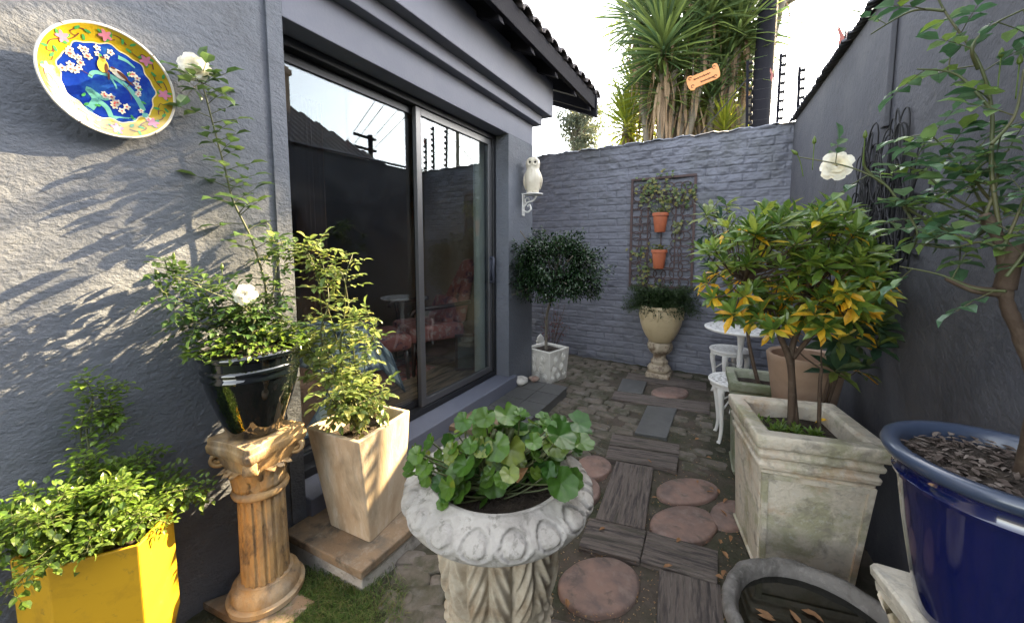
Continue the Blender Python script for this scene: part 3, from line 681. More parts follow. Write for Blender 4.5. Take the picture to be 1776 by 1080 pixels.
def sqr(w_, z, rd=.25, conc=.0, seg=64):
    out = []
    for k in range(seg):
        t = 2*math.pi*(k+.5)/seg+R(8); c_, s_ = math.cos(t-R(8)), math.sin(t-R(8)); q = 1/max(abs(c_), abs(s_)); q = q**(1-rd)
        q *= 1-conc*(1-abs(math.cos(2*(t-R(8)))) if False else conc*0+abs(math.cos(2*(t-R(8)))))
        out.append(Vector((math.cos(t)*q*w_, math.sin(t)*q*w_, z)))
    return out
# ================================================================== lathe pots
def pot(name, label, cat, loc, prof, m, rin, soilz, soilr, seg=64, fn=None, soilm=None, z0=0, parts=None, inner=None, group=None):
    t = thing(name, label, cat, loc, 0, group); top = prof[-1]
    mb = MB(); pr = list(prof)+[(top[0]-rin*.3, top[1]+.004), (top[0]-rin, top[1]-.004), (soilr, soilz-.01)]
    mb.lathe(pr, seg=seg, fn=fn); o = mb.build('body', m, t); autosm(o, 45)
    if soilm is not False:
        mb = MB(); mb.lathe([(soilr+.004, soilz), (soilr*.7, soilz+.006), (soilr*.35, soilz+.012), (.001, soilz+.012)], seg=36, fn=lambda r, z, a: (r, z+.004*math.sin(5*a+r*60)), cap0=False)
        mb.build('soil', soilm or M['soil'], t, smooth=True)
    return t
# black glazed pot on column
CB = Vector((-1.55, .72, 0))
PB = (-1.56, .72, .70)
bp = pot('glazed_pot', 'glossy black glazed pot with ringed rim standing on the column', 'pot', PB,
    [(.085,0),(.092,.006),(.105,.05),(.125,.11),(.143,.17),(.150,.205),(.152,.225),(.158,.229),(.158,.237),(.153,.242),(.153,.252),(.160,.256),(.160,.264),(.154,.27),(.155,.298),(.164,.303),(.166,.313),(.163,.320)], M['glazeblack'], .018, .295, .143)
# blue pot
BP = (.510, 1.115, .60)
bl = pot('glazed_pot', 'large cobalt blue glazed pot with pale blue rim at the right edge', 'pot', BP,
    [(.10,0),(.112,.006),(.128,.09),(.146,.20),(.157,.285),(.160,.30),(.166,.303),(.168,.311),(.163,.318),(.164,.34)], M['glazeblue'], .018, .345, .150, seg=80)
mb = MB(); mb.lathe([(.164,.339),(.172,.343),(.186,.352),(.190,.362),(.187,.372),(.178,.377),(.164,.375),(.156,.365),(.151,.34)], seg=80, cap0=False, cap1=False); mb.build('rim', M['glazeblue_rim'], bl, smooth=True)
mb = MB()
for k in range(700):
    a = random.uniform(0, 6.28); r_ = .145*math.sqrt(random.random()); p = Vector((r_*math.cos(a), r_*math.sin(a), .348+random.uniform(0, .016)))
    d = Vector((random.uniform(-1,1), random.uniform(-1,1), random.uniform(-.35,.35))); mb.leaf(p, d, Vector((random.uniform(-.4,.4),random.uniform(-.4,.4),1)), random.uniform(.008,.035), random.uniform(.004,.012), .05, .2)
mulch = mb.build('mulch', M['bark_mulch'], bl)

# ---- front urn
UC = Vector((-.492, .785, 0)); ZR = .832
ur = thing('stone_urn', 'carved pale stone urn in the foreground with egg and dart rim, holding the geranium', 'urn', UC)
def eggs(r, z, a):
    # egg-and-dart on the outer slope of the rim
    n = 18; t = (a*n/(2*math.pi)) % 1; e = 0
    if .155 < r and ZR-.062 < z < ZR-.004:
        zz = (z-(ZR-.034))/.029
        d = math.hypot((t-.5)*1.9, zz*1.05)
        e = .0095*max(0, 1-d**2)**.5 if d < 1 else 0
        if .50 < d < .70: e -= .006
        if abs(t-.5) > .42: e += .004*max(0, 1-abs(zz))
    return r+e, z+e*.6
mb = MB()
prof = [(.112, ZR-.098),(.130,ZR-.092),(.165,ZR-.080),(.186,ZR-.070)]
for k in range(26):
    f = k/25; r_ = .196+.010*math.sin(math.pi*min(1, f*1.3))-.046*f**1.3; z_ = ZR-.064+.064*f
    prof.append((r_, z_))
prof += [(.150,ZR+.003),(.140,ZR-.001),(.134,ZR-.012),(.130,ZR-.06),(.126,ZR-.075)]
mb.lathe(prof, seg=352, fn=eggs, cap0=False, cap1=False); o = mb.build('rim', M['castconcrete'], ur, smooth=True)
def leaves_(r, z, a):
    n = 16; t = (a*n/(2*math.pi)); i = int(t); f = t % 1-.5
    if z > ZR-.31 and z < ZR-.10:
        h = (z-(ZR-.31))/.195
        env = math.sin(math.pi*min(1, max(0, h)))**.4
        br = .5+.5*math.cos((f*2.2*(1 if i % 2 else -1)+h*3.0)*2*math.pi*1.15)
        e = env*(.012*max(0, 1-(abs(f)*2)**3)+.009*br*max(0, 1-(abs(f)*2.1)**4)-.004)
        return r+e, z
    if z < ZR-.33:
        e = .006*abs(math.sin(a*14)); return r+e, z
    return r, z
prof = [(.075,.0),(.075,.03),(.14,.031),(.145,.07),(.12,.09),(.07,.13),(.055,.20),(.06,.27),(.085,.32),(.09,.345)]
prof = [(.150,0),(.150,.06),(.120,.08),(.085,.14),(.062,.22),(.060,.28),(.075,.33),(.080,.345),(.078,.36),(.092,.375)]
for k in range(8): prof.append((.094+.016*math.sin(k/7*1.6), .38+.065*k/7))
prof += [(.116,.452),(.116,.460),(.108,.465)]
for k in range(60):
    f = k/59; prof.append((.108+.006*math.sin(f*3.1)+.006*f, .467+f*(ZR-.095-.467)))
mb = MB(); mb.lathe(prof, seg=320, fn=leaves_); mb.build('body', M['castcream'], ur, smooth=True)
mb = MB(); mb.lathe([(.129, ZR-.045),(.09,ZR-.04),(.04,ZR-.035),(.001,ZR-.034)], seg=32, cap0=False); mb.build('soil', M['soil'], ur, smooth=True)

for ch in ur.children: ch.scale = (1.19, 1.19, 1)
# ---- column pedestal
col = thing('column_pedestal', 'fluted ochre stained plaster column with scrolled capital carrying the black pot', 'column', CB)
RC = .083
def flute(r, z, a): return (r-.007*max(0, math.cos(a*16))**.6 if .10 < z < .46 and abs(math.cos(a*8)) > .0 else r), z
mb = MB(); mb.lathe([(.132,.03),(.134,.05),(.118,.055),(.120,.075),(.113,.095),(.098,.105),(.095,.115)], seg=96, cap1=False); mb.lathe([(.001,.115),(.095,.1151)],seg=96,cap0=False,cap1=False)
o = mb.build('base', M['ochre'], col); autosm(o, 40)
mb = MB(); pr = [(RC,.112),(RC,.118)]
for k in range(30): pr.append((RC-.004*k/29, .12+k/29*.34))
mb.lathe(pr, seg=256, fn=flute); mb.build('shaft', M['ochre'], col, smooth=True)
mb = MB()
mb.loft([sqr(.082,.455,1), sqr(.094,.462,1), sqr(.097,.472,1), sqr(.094,.482,1), sqr(.084,.488,1), sqr(.084,.515,1), sqr(.090,.545,.9), sqr(.10,.575,.6,.04), sqr(.108,.60,.4,.06), sqr(.112,.625,.3,.08), sqr(.118,.632,.15,.10), sqr(.126,.645,.1,.12), sqr(.128,.668,.1,.12), sqr(.122,.674,.1,.12), sqr(.122,.695,.1,.12)], True, True)
o = mb.build('capital', M['ochre'], col, bevel=.003); autosm(o, 50)
for q in range(4):   # corner volutes and acanthus leaves
    a = R(8)+math.pi/4+q*math.pi/2; dx = Vector((math.cos(a), math.sin(a), 0)); ty = Vector((-dx.y, dx.x, 0))
    mb = MB(); c = dx*.128+Vector((0, 0, .615)); pts = []
    for k in range(34):
        t = k/33; an = t*math.pi*3.4+1.9; rr = .030*(1-t*.82); pts.append(c+dx*math.cos(an)*rr+Vector((0,0,1))*math.sin(an)*rr)
    pts = [dx*.09+Vector((0,0,.54)), dx*.105+Vector((0,0,.585))]+pts
    rings = []
    for off in (-1, 1): pass
    for k, p in enumerate(pts):
        w_ = .026*(1-.3*k/len(pts)); th_ = .009
        pc = (p-c); nn = pc.normalized() if pc.length > 1e-5 else dx
        rings.append([p+ty*w_*s1+nn*th_*s2 for s1, s2 in ((-1,-.6),(-.9,.8),(0,1.1),(.9,.8),(1,-.6),(0,-.4))])
    mb.loft(rings); mb.build('volute', M['ochre'], col, smooth=True)
    a2 = R(8)+q*math.pi/2
    for s3 in (-.26, .0, .26):
        d2 = Vector((math.cos(a2+s3), math.sin(a2+s3), 0)); t2 = Vector((-d2.y, d2.x, 0)); mb = MB(); rings = []
        for k in range(10):
            f = k/9; zc = .495+.11*f-(.02 if f > .85 else 0)*(f-.85)*8; out_ = .083+.012*f+.034*f**4
            w_ = .030*(1-.55*f**2)*(1+.16*math.cos(f*22))
            rings.append([d2*(out_+.010*(1-abs(s))*1.0-(.0 if abs(s) < .9 else .004))+t2*w_*s+Vector((0, 0, zc)) for s in (-1, -.66, -.33, 0, .33, .66, 1)]+[d2*(out_-.012)+t2*w_*s+Vector((0, 0, zc)) for s in (1, 0, -1)])
        mb.loft(rings); mb.build('acanthus_leaf', M['ochre'], col, smooth=True)
slab('concrete_slab', [(352,1042),(470,1000),(545,1040),(470,1110)], M['sandstone'], 'thin rough concrete slab under the ochre column', 'stone slab', None, .028, .03)

# ---- pedestal of blue pot : volute capital on shaft
ped = thing('ornate_pedestal', 'ornate white stone pedestal with scrolled top under the blue pot', 'pedestal', (BP[0]-.01, BP[1]+.01, 0))
mb = MB(); pd_ = [sqr(w_, z_, rd_, cc_) for w_, z_, rd_, cc_ in ((.10,0,.3,0),(.10,.05,.3,0),(.075,.07,.8,0),(.066,.10,1,0),(.064,.34,1,0),(.07,.36,1,0),(.078,.37,1,0),(.07,.385,1,0),(.072,.42,.9,0),(.08,.46,.7,.03),(.09,.49,.5,.06),(.105,.515,.3,.08),(.113,.52,.2,.1),(.118,.535,.15,.1),(.130,.54,.1,.12),(.133,.56,.1,.12),(.128,.565,.1,.12),(.140,.572,.1,.12),(.142,.592,.1,.12),(.136,.598,.1,.12))]; mb.loft(pd_); o = mb.build('shaft', M['planterweather'], ped); autosm(o, 40)
for q in range(4):
    a = R(8)+q*math.pi/2+math.pi*.25+.0; dx = Vector((math.cos(a), math.sin(a), 0)); ty = Vector((-dx.y, dx.x, 0)); mb = MB(); rings = []
    pts = bez([dx*.07+Vector((0,0,.40)), dx*.11+Vector((0,0,.43)), dx*.125+Vector((0,0,.48)), dx*.14+Vector((0,0,.52)), dx*.150+Vector((0,0,.535))], 8)
    for k, p in enumerate(pts):
        w_ = .022+.012*k/len(pts); rings.append([p+ty*w_*s1+Vector((0,0,1))*s2*.012+dx*s2*.006 for s1, s2 in ((-1,-1),(-1,1),(-.5,1.5),(0,1),(.5,1.5),(1,1),(1,-1),(0,-1.6))])
    mb.loft(rings); mb.build('scroll', M['planterweather'], ped, smooth=True)

# ---- basin with water
BC = Vector((.300, 1.36, 0)); ZB = .26; BSC = 1.08
bs = thing('stone_basin', 'dark mottled stone bowl of water with floating leaves in the bottom right corner', 'basin', BC)
mb = MB(); mb.lathe([(.10,.0),(.11,.03),(.15,.07),(.20,.13),(.232,.19),(.245,.225),(.25,.245),(.247,.258),(.238,.267),(.226,.267),(.215,.26),(.208,.24),(.20,.20),(.17,.14),(.1,.10),(.001,.09)], seg=96, cap1=False, fn=lambda r, z, a: (r*(1+.008*math.sin(9*a+z*40)+.006*math.sin(23*a)), z+.002*math.sin(11*a)))
mb.build('bowl', M['basin'], bs, smooth=True)
mb = MB(); mb.lathe([(.204,.225),(.1,.2251),(.001,.2251)], seg=64, cap0=False); mb.build('water', M['water'], bs)
for ch in bs.children: ch.scale = (BSC, BSC, 1)
for k in range(7):
    a = random.uniform(1.2, 4.5); r_ = random.uniform(.05, .17); mb = MB(); mb.leaf(Vector((0,0,0)), Vector((math.cos(a*3), math.sin(a*3), .0)), Vector((0,0,1)), .05, .018, .1, -.03)
    o = mb.build('floating_leaf', M['fallen'], None, loc=(BC.x+r_*math.cos(a), BC.y+r_*math.sin(a), .231)); tag(o, 'small brown leaf floating on the water of the stone bowl', 'leaf', 'leaves floating in the stone bowl')

# ---- cream wall urn on baluster
U2 = Vector((-.60, 4.27, 0))
pd = thing('urn_pedestal', 'squat brown stained carved pedestal under the cream urn by the brick wall', 'pedestal', U2)
mb = MB(); mb.b2((-.125,-.125,0),(.125,.125,.055)); mb.build('plinth', M['urnbase'], pd, bevel=.012)
mb = MB(); mb.lathe([(.10,.055),(.118,.075),(.122,.10),(.105,.125),(.085,.14),(.088,.16),(.09,.175),(.072,.19),(.064,.22),(.072,.25),(.10,.27),(.115,.30),(.122,.345),(.125,.365),(.12,.385)], seg=64, fn=lambda r, z, a: (r+(.010*max(0, math.cos(a*8)) if .27 < z < .36 else 0), z)); o = mb.build('shaft', M['urnbase'], pd); autosm(o, 45)
for q in range(4):
    a = q*math.pi/2+.78; c = Vector((math.cos(a)*.115, math.sin(a)*.115, .34)); mb = MB(); pts = [c+Vector((math.cos(a)*math.cos(t)*.028*(1-t/12), math.sin(a)*math.cos(t)*.028*(1-t/12), math.sin(t)*.028*(1-t/12))) for t in np.linspace(0, 9, 24)]
    mb.tube(pts, .010, 6); mb.build('volute', M['urnbase'], pd, smooth=True)
u2 = pot('cream_urn', 'round bellied cream urn with swag relief and dark ferny plant by the back wall', 'urn', (U2.x, U2.y, .385),
    [(.10,0),(.115,.01),(.15,.06),(.185,.13),(.207,.20),(.217,.27),(.219,.32),(.216,.355),(.222,.362),(.223,.385),(.216,.395)], M['urncream'], .03, .37, .19)
mb = MB()
for q in range(8):
    a0 = q*math.pi/4; 
    for dd in (0, .012):
        pts = []
        for k in range(13):
            t = k/12; a = a0+t*math.pi/4; z = .335-dd-(.062+dd*.7)*math.sin(math.pi*t); r_ = .2185-.014*max(0,(.30-z)/.1); pts.append((r_*math.cos(a), r_*math.sin(a), z))
        mb.tube(pts, .0065, 6)
    r_ = .218; pts = [(r_*math.cos(a0), r_*math.sin(a0), z) for z in (.35, .32, .28, .25)]; mb.tube(pts, [.014, .011, .012, .006], 7)
mb.build('swag_relief', M['urncream'], u2, smooth=True)

# ---- tan jar leaning behind planter A
TJ = Vector((.385, 2.50, 0))
tj = thing('terracotta_jar', 'tall smooth tan jar with curled foot behind the weathered planter', 'jar', TJ)
mb = MB(); mb.lathe([(.14,.0),(.145,.02),(.135,.05),(.10,.09),(.105,.14),(.112,.30),(.125,.45),(.14,.58),(.158,.70),(.172,.79),(.176,.82),(.168,.83),(.152,.82),(.15,.75)], seg=72); o = mb.build('body', M['tanpot'], tj); autosm(o, 50)
for s_ in (-1, 1):
    mb = MB(); c = Vector((.03+.0*s_, -.125, .52)); pts = []
    for k in range(40):
        t = k/39; an = math.pi*.5+s_*t*math.pi*2.6; rr = .06*(1-t*.7); pts.append(c+Vector((s_*.06+math.cos(an)*rr, -.005, math.sin(an)*rr)))
    mb.tube(pts, .010, 7); mb.build('scroll_handle', M['tanpot'], tj, smooth=True)

# ================================================================== WALL PLATE
pt = thing('ceramic_plate', 'round ceramic plate with yellow floral rim and two painted birds hung on the left wall', 'plate', (-1.68, .425, 1.905))
pt.rotation_euler = (R(90), 0, R(90)); pt.rotation_euler = (Matrix.Rotation(R(99), 3, 'Z')@Matrix.Rotation(R(90), 3, 'X')@Matrix.Rotation(R(6), 3, 'X')).to_euler()
PR = .158
def pz(r): return .004 if r < .104 else .004+.020*((r-.104)/(PR-.104))**1.3
mb = MB(); pr = [(.001,-.006),(.06,-.006),(.062,-.012),(.068,-.012),(.07,-.004),(.11,-.002),(PR,pz(PR)-.004),(PR+.002,pz(PR)),(PR-.003,pz(PR)+.001)]
for r_ in np.linspace(PR-.006, .002, 22): pr.append((r_, pz(r_)))
mb.lathe(pr, seg=96, cap0=False, cap1=False)
M['plate_white'] = mat('plate_white', (.62,.60,.55), .15, coat=.5)
def cm(n, c, r=.18): M[n] = mat(n, c, r, coat=.6, coatr=.05, layers=[(tuple(x*.6 for x in c), 30, .5, .7, .5)]); return M[n]
mb.build('body', M['plate_white'], pt, smooth=True)
def motif(name, polys, m, off):
    mb = MB()
    for (cx_, cy_, pts) in polys:
        vs = [(cx_, cy_, pz(math.hypot(cx_, cy_))+off)]
        ring2 = [((cx_+x)/1., (cy_+y)/1.) for x, y in pts]
        mid = [((cx_+x*.5), (cy_+y*.5)) for x, y in pts]
        vs += [(a, b, pz(math.hypot(a, b))+off) for a, b in mid]+[(a, b, pz(math.hypot(a, b))+off) for a, b in ring2]
        n = len(pts)
        fs = [(0, 1+k, 1+(k+1)%n) for k in range(n)]+[(1+k, 1+n+k, 1+n+(k+1)%n, 1+(k+1)%n) for k in range(n)]
        mb.add(vs, fs)
    return mb.build(name, m, pt)
def circ(rad, lob=0, amp=0, n=24, ph=0, sx=1, sy=1, rot=0):
    o = []
    for k in range(n):
        t = 2*math.pi*k/n; r_ = rad*(1+amp*math.cos(lob*t+ph)); x, y = r_*math.cos(t)*sx, r_*math.sin(t)*sy
        o.append((x*math.cos(rot)-y*math.sin(rot), x*math.sin(rot)+y*math.cos(rot)))
    return o
def annulus(name, r0, r1, m, off, fn=None):
    mb = MB(); n = 120; rows = 6; vs = []
    for j in range(rows):
        for k in range(n):
            t = 2*math.pi*k/n; a = r0(t) if callable(r0) else r0; b = r1(t) if callable(r1) else r1; r_ = a+(b-a)*j/(rows-1); vs.append((r_*math.cos(t), r_*math.sin(t), pz(r_)+off))
    mb.add(vs, [(j*n+k, (j+1)*n+k, (j+1)*n+(k+1)%n, j*n+(k+1)%n) for j in range(rows-1) for k in range(n)]); return mb.build(name, m, pt)
lobe = lambda t: .110+.0035*math.sin(9*t)+.002*math.sin(17*t)
annulus('yellow_border', lobe, PR-.0028, cm('p_yellow', (.42,.30,.015)), .0008)
annulus('blue_ground', .0005, lambda t: lobe(t)-.001, mat('p_blue', (.006,.03,.26), .12, coat=.8, layers=[((.03,.14,.36), 14, .48, .7, .8), ((.005,.02,.2), 9, .55, .7, .6)]), .0008)
annulus('inner_line', lambda t: lobe(t)-.0022, lambda t: lobe(t)+.0008, cm('p_cream', (.7,.62,.35)), .0014)
teal = cm('p_teal', (.13,.38,.33)); white = cm('p_white', (.55,.55,.48)); brown = cm('p_brown', (.13,.05,.03)); red = cm('p_red', (.50,.11,.10)); pink = cm('p_pink', (.55,.20,.30)); grn = cm('p_green', (.06,.28,.08)); byel = cm('p_birdyellow', (.60,.50,.08))
def stroke(pts, w0, w1):
    pts = [Vector((*p, 0)) for p in pts]; pts = bez(pts, 6); out = []; L_, R_ = [], []
    for i, p in enumerate(pts):
        a = pts[max(0, i-1)]; b = pts[min(len(pts)-1, i+1)]; d = (b-a).normalized(); n_ = Vector((-d.y, d.x, 0)); w_ = w0+(w1-w0)*i/(len(pts)-1)
        L_.append(p+n_*w_/2); R_.append(p-n_*w_/2)
    return L_, R_
def strokes(name, ls, m, off):
    mb = MB()
    for pts, w0, w1 in ls:
        L_, R_ = stroke(pts, w0, w1); vs = []
        for a, b in zip(L_, R_): vs += [(b.x, b.y, pz(b.length)+off), (a.x, a.y, pz(a.length)+off)]
        mb.add(vs, [(2*i, 2*i+2, 2*i+3, 2*i+1) for i in range(len(L_)-1)])
    return mb.build(name, m, pt)
strokes('painted_branch', [([(-.045,.0),(-.035,.018),(.0,.022),(.035,.008),(.062,-.02),(.080,-.055),(.085,-.075)], .009, .016), ([(0,.02),(.012,-.002),(.014,-.012)], .006, .003),
    ([(-.05,-.095),(-.035,-.06),(-.05,-.035),(-.02,-.05),(-.005,-.045)], .018, .010), ([(-.03,-.06),(-.01,-.075),(.0,-.10)], .014, .012), ([(.02,.085),(.04,.082),(.06,.07)], .012, .004), ([(0,-.1),(.03,-.095),(.06,-.088)], .010, .006)], teal, .0015)
strokes('painted_twig', [([(-.04,.005),(-.07,.015),(-.095,.02)], .0015, .001), ([(.04,.005),(.05,.02),(.06,.035)], .0015, .001), ([(.03,.01),(.045,-.01),(.05,-.03)], .0015, .001)]+
    [([(.132*math.cos(t-.25), .132*math.sin(t-.25)), (.141*math.cos(t-.1), .141*math.sin(t-.1)), (.138*math.cos(t+.08), .138*math.sin(t+.08)), (.127*math.cos(t+.06), .127*math.sin(t+.06)), (.128*math.cos(t-.04), .128*math.sin(t-.04))], .003, .0012) for t in np.arange(.3, 6.5, .62)]+
    [([(.130*math.cos(t-.25), .130*math.sin(t-.25)), (.122*math.cos(t-.1), .122*math.sin(t-.1)), (.124*math.cos(t+.06), .124*math.sin(t+.06)), (.131*math.cos(t+.04), .131*math.sin(t+.04))], .0025, .001) for t in np.arange(.5, 6.6, .62)], brown, .0019)
fl = []; fc = []
for (x, y, n) in ((-.07,.045,7),(-.05,.07,4),(-.085,.01,5),(.0,-.045,8),(.055,.035,5),(-.015,.085,4),(.065,.0,3),(.025,-.07,3),(.075,-.07,2)):
    for k in range(n):
        xx, yy_ = x+random.uniform(-.018,.018), y+random.uniform(-.014,.014); rr_ = random.uniform(.006,.0085); ph = random.uniform(0, 6)
        fl.append((xx, yy_, circ(rr_, 5, .25, 25, ph))); fc.append((xx, yy_, circ(rr_*.35, n=8)))
motif('painted_blossom', fl, white, .0024); motif('painted_centre', fc, red, .0030)
motif('painted_blossom', [(.132*math.cos(t), .132*math.sin(t), circ(.0125, 5, .35, 25, t)) for t in np.arange(.1, 6.2, .78)], pink, .0026)
motif('painted_leaf', [(.132*math.cos(t)+dx_, .132*math.sin(t)+dy_, circ(.008, sx=1, sy=.45, n=12, rot=t*3+q)) for t in np.arange(.1, 6.2, .39) for q, (dx_, dy_) in enumerate(((.011,.007),(-.012,.006),(.004,-.012)))], grn, .0022)
motif('painted_leaf', [(x, y, circ(.007, sx=1, sy=.5, n=12, rot=q)) for q, (x, y) in enumerate(((-.03,-.075),(-.06,-.055),(.05,-.085),(.07,.01),(.045,.045),(-.02,.07),(.08,-.03),(-.055,-.08)))], grn, .0026)
motif('painted_bird', [(-.016,.045, circ(.017, sx=.75, sy=1.15, n=20)), (-.017,.062, circ(.008, n=14))], byel, .0032)
motif('painted_bird', [(.020,.034, circ(.018, sx=1.15, sy=.6, n=20, rot=-.5)), (.006,.042, circ(.008, n=14))], white, .0032)
motif('painted_wing', [(-.009,.040, circ(.012, sx=.35, sy=1.2, n=16)), (.028,.034, circ(.014, sx=1.1, sy=.4, n=16, rot=-.6)), (-.017,.067, circ(.005, sx=1.2, sy=.6, n=12)), (.006,.047, circ(.005, sx=1.2, sy=.6, n=12)), (-.004,.020, circ(.012, sx=.25, sy=1, n=12)), (.044,.020, circ(.014, sx=1, sy=.22, n=12, rot=-.6))], brown, .0038)
mb = MB()
for a in (.9, 2.3, 4.2, 5.4): mb.tube([(PR*.99*math.cos(a), PR*.99*math.sin(a), .016), (PR*1.03*math.cos(a), PR*1.03*math.sin(a), .022), (PR*.98*math.cos(a), PR*.98*math.sin(a), .029)], .0012, 5)
mb.build('wire_clip', M['rust'], pt)

# ================================================================== OWL + BRACKET
OB = Vector((XW, 3.20, 1.90))
br = thing('wall_bracket', 'white iron shelf bracket with scroll hook on the pillar beside the door', 'bracket', OB)
mb = MB(); mb.lathe([(.001,-.006),(.085,-.006),(.09,0),(.085,.006),(.001,.006)], c=(.115,0,-.004), seg=32, cap0=False, cap1=False); mb.build('shelf', M['white'], br, bevel=.002)
mb = MB(); mb.b2((0,-.022,-.20),(.010,.022,-.0)); mb.lathe([(.03,0),(.03,.01)], c=(0,0,0), seg=4); mb.build('back_plate', M['white'], br, bevel=.004)
mb = MB(); mb.tube(bez([(.01,0,-.15),(.05,0,-.165),(.085,0,-.14),(.075,0,-.10),(.05,0,-.11)], 8), .009, 8); mb.tube(bez([(.01,0,-.12),(.05,0,-.075),(.11,0,-.06),(.15,0,-.012)], 8), .008, 8)
mb.tube([(.045+.022*math.cos(t), 0, -.055+.022*math.sin(t)) for t in np.linspace(0, 5.5, 14)], .006, 6); mb.build('scroll', M['white'], br, smooth=True)
ow = thing('owl_figurine', 'cream ceramic owl figurine standing on the white wall bracket', 'owl figurine', (OB.x+.105, OB.y, OB.z+.003), R(24))
mb = MB()
def owlf(r, z, a):
    # front is -Y local
    rr = r*(1+.06*math.cos(2*a)); fr = math.cos(a+math.pi/2)
    sc = .0022*math.cos(a*14+(int(z/.018) % 2)*math.pi)*(.5+.5*math.cos(z/.018*2*math.pi)) if .05 < z < .21 else 0
    return rr+sc, z
mb.lathe([(.045,0),(.052,.004),(.056,.03),(.068,.08),(.074,.13),(.073,.17),(.064,.20),(.057,.218),(.058,.235),(.062,.262),(.062,.29),(.054,.313),(.036,.328),(.012,.334),(.001,.334)], seg=84, fn=owlf, cap1=False)
mb.build('body', M['owl'], ow, smooth=True)
for s_ in (-1, 1):
    mb = MB(); rings = []
    for k in range(10):
        f = k/9; c = Vector((s_*(.064+.016*math.sin(f*3.0)), .006+.01*f, .20-.165*f)); rr = .034*math.sin(math.pi*(f*.9+.08))**.7*(1-.3*f)
        rings.append([c+Vector((math.cos(t)*rr*.42, math.sin(t)*rr*1.15, 0)) for t in np.linspace(0, 2*math.pi, 15)[:-1]])
    mb.loft(rings); mb.build('wing', M['owl'], ow, smooth=True)
    mb = MB(); rings = []
    for f, d in ((1,.0),(.9,.008),(.75,.005),(.45,-.001),(.0001,-.001)):
        rings.append([Vector((s_*.025+math.cos(t)*.028*f, -.054-d+.012*abs(math.cos(t))*f*(1 if s_*math.cos(t) > 0 else 0), .278+math.sin(t)*.032*f)) for t in np.linspace(0, 2*math.pi, 21)[:-1]])
    mb.loft(rings, False, True); mb.build('face_disc', M['owl'], ow, smooth=True)
    mb = MB(); mb.lathe([(.0115,0),(.011,.004),(.007,.008),(.001,.009)], seg=16, cap1=False); mb.v = [(v[0]+s_*.024, -.052-v[2], v[1]+.281) for v in mb.v]; mb.build('eye', M['iron'], ow, smooth=True)
    mb = MB()
    for q in (-1, 0, 1): mb.tube([(s_*.024+q*.009, -.040, .012), (s_*.024+q*.011, -.060, .012), (s_*.024+q*.012, -.070, .004)], [.007,.007,.003], 6)
    mb.build('foot', M['owl'], ow, smooth=True)
mb = MB(); mb.tube([(0,-.056,.282),(0,-.068,.270),(0,-.062,.252)], [.008,.007,.001], 8); mb.build('beak', M['owl'], ow, smooth=True)
mb = MB(); mb.b2((-.055,-.05,-.0),(.055,.05,.010)); mb.build('stand', M['owl'], ow, bevel=.004)

# ================================================================== TRELLIS
YT = 4.555
tz0, tz1, tx0, tx1 = .95, 2.18, -1.00, -.335
tr = thing('wall_trellis', 'rusty metal wall trellis of interlocking rings holding two terracotta pots', 'trellis', (-.67, YT, .95))
def tl(mb, name, m, **k): mb.v = [(v[0]+.67, v[1]-YT, v[2]-.95) for v in mb.v]; return mb.build(name, m, tr, **k)
mb = MB()
for a, b in (((tx0,tz0),(tx1,tz0)),((tx1,tz0),(tx1,tz1)),((tx1,tz1),(tx0,tz1)),((tx0,tz1),(tx0,tz0))): 
    c = Vector(((a[0]+b[0])/2, YT, (a[1]+b[1])/2)); mb.box(c, (abs(a[0]-b[0])+.026, .022, abs(a[1]-b[1])+.026-(.06 if a[0]==b[0] else 0)))
tl(mb, 'outer_frame', M['rust'], bevel=.002)
ix0, ix1, iz0, iz1 = -.815, -.52, 1.17, 1.96
mb = MB()
for a, b in (((ix0,iz0),(ix1,iz0)),((ix1,iz0),(ix1,iz1)),((ix1,iz1),(ix0,iz1)),((ix0,iz1),(ix0,iz0))):
    c = Vector(((a[0]+b[0])/2, YT, (a[1]+b[1])/2)); mb.box(c, (abs(a[0]-b[0])+.014, .012, abs(a[1]-b[1])+.014-(.03 if a[0]==b[0] else 0)))
mb.box((-.667, YT, 1.565), (.012, .010, .78)); tl(mb, 'inner_frame', M['rust'])
mb = MB(); rr0 = .062
zz = tz0+.06
while zz < tz1-.03:
    xx = tx0+.06
    while xx < tx1-.03:
        if not (ix0-.0 < xx < ix1+.0 and iz0+.0 < zz < iz1-.0):
            r_ = rr0*random.uniform(.85, 1.15); cx_, cz_ = xx+random.uniform(-.012,.012), zz+random.uniform(-.012,.012)
            mb.tube([(cx_+r_*math.cos(t), YT+random.uniform(-.002,.002), cz_+r_*.9*math.sin(t)) for t in np.linspace(0, 2*math.pi, 15)[:-1]], .0055, 5, closed=True)
        xx += .088
    zz += .088
tl(mb, 'ring_lattice', M['rust'])
for zc, lab in ((1.57, 'upper of the two small terracotta pots on the rusty trellis'), (1.165, 'lower of the two small terracotta pots on the rusty trellis')):
    pot('terracotta_pot', lab, 'flower pot', (-.667, YT-.095, zc), [(.052,0),(.056,.004),(.075,.165),(.076,.175),(.085,.178),(.086,.205),(.083,.208)], M['terracotta'], .008, .19, .072, seg=40, group='terracotta pots on the trellis')

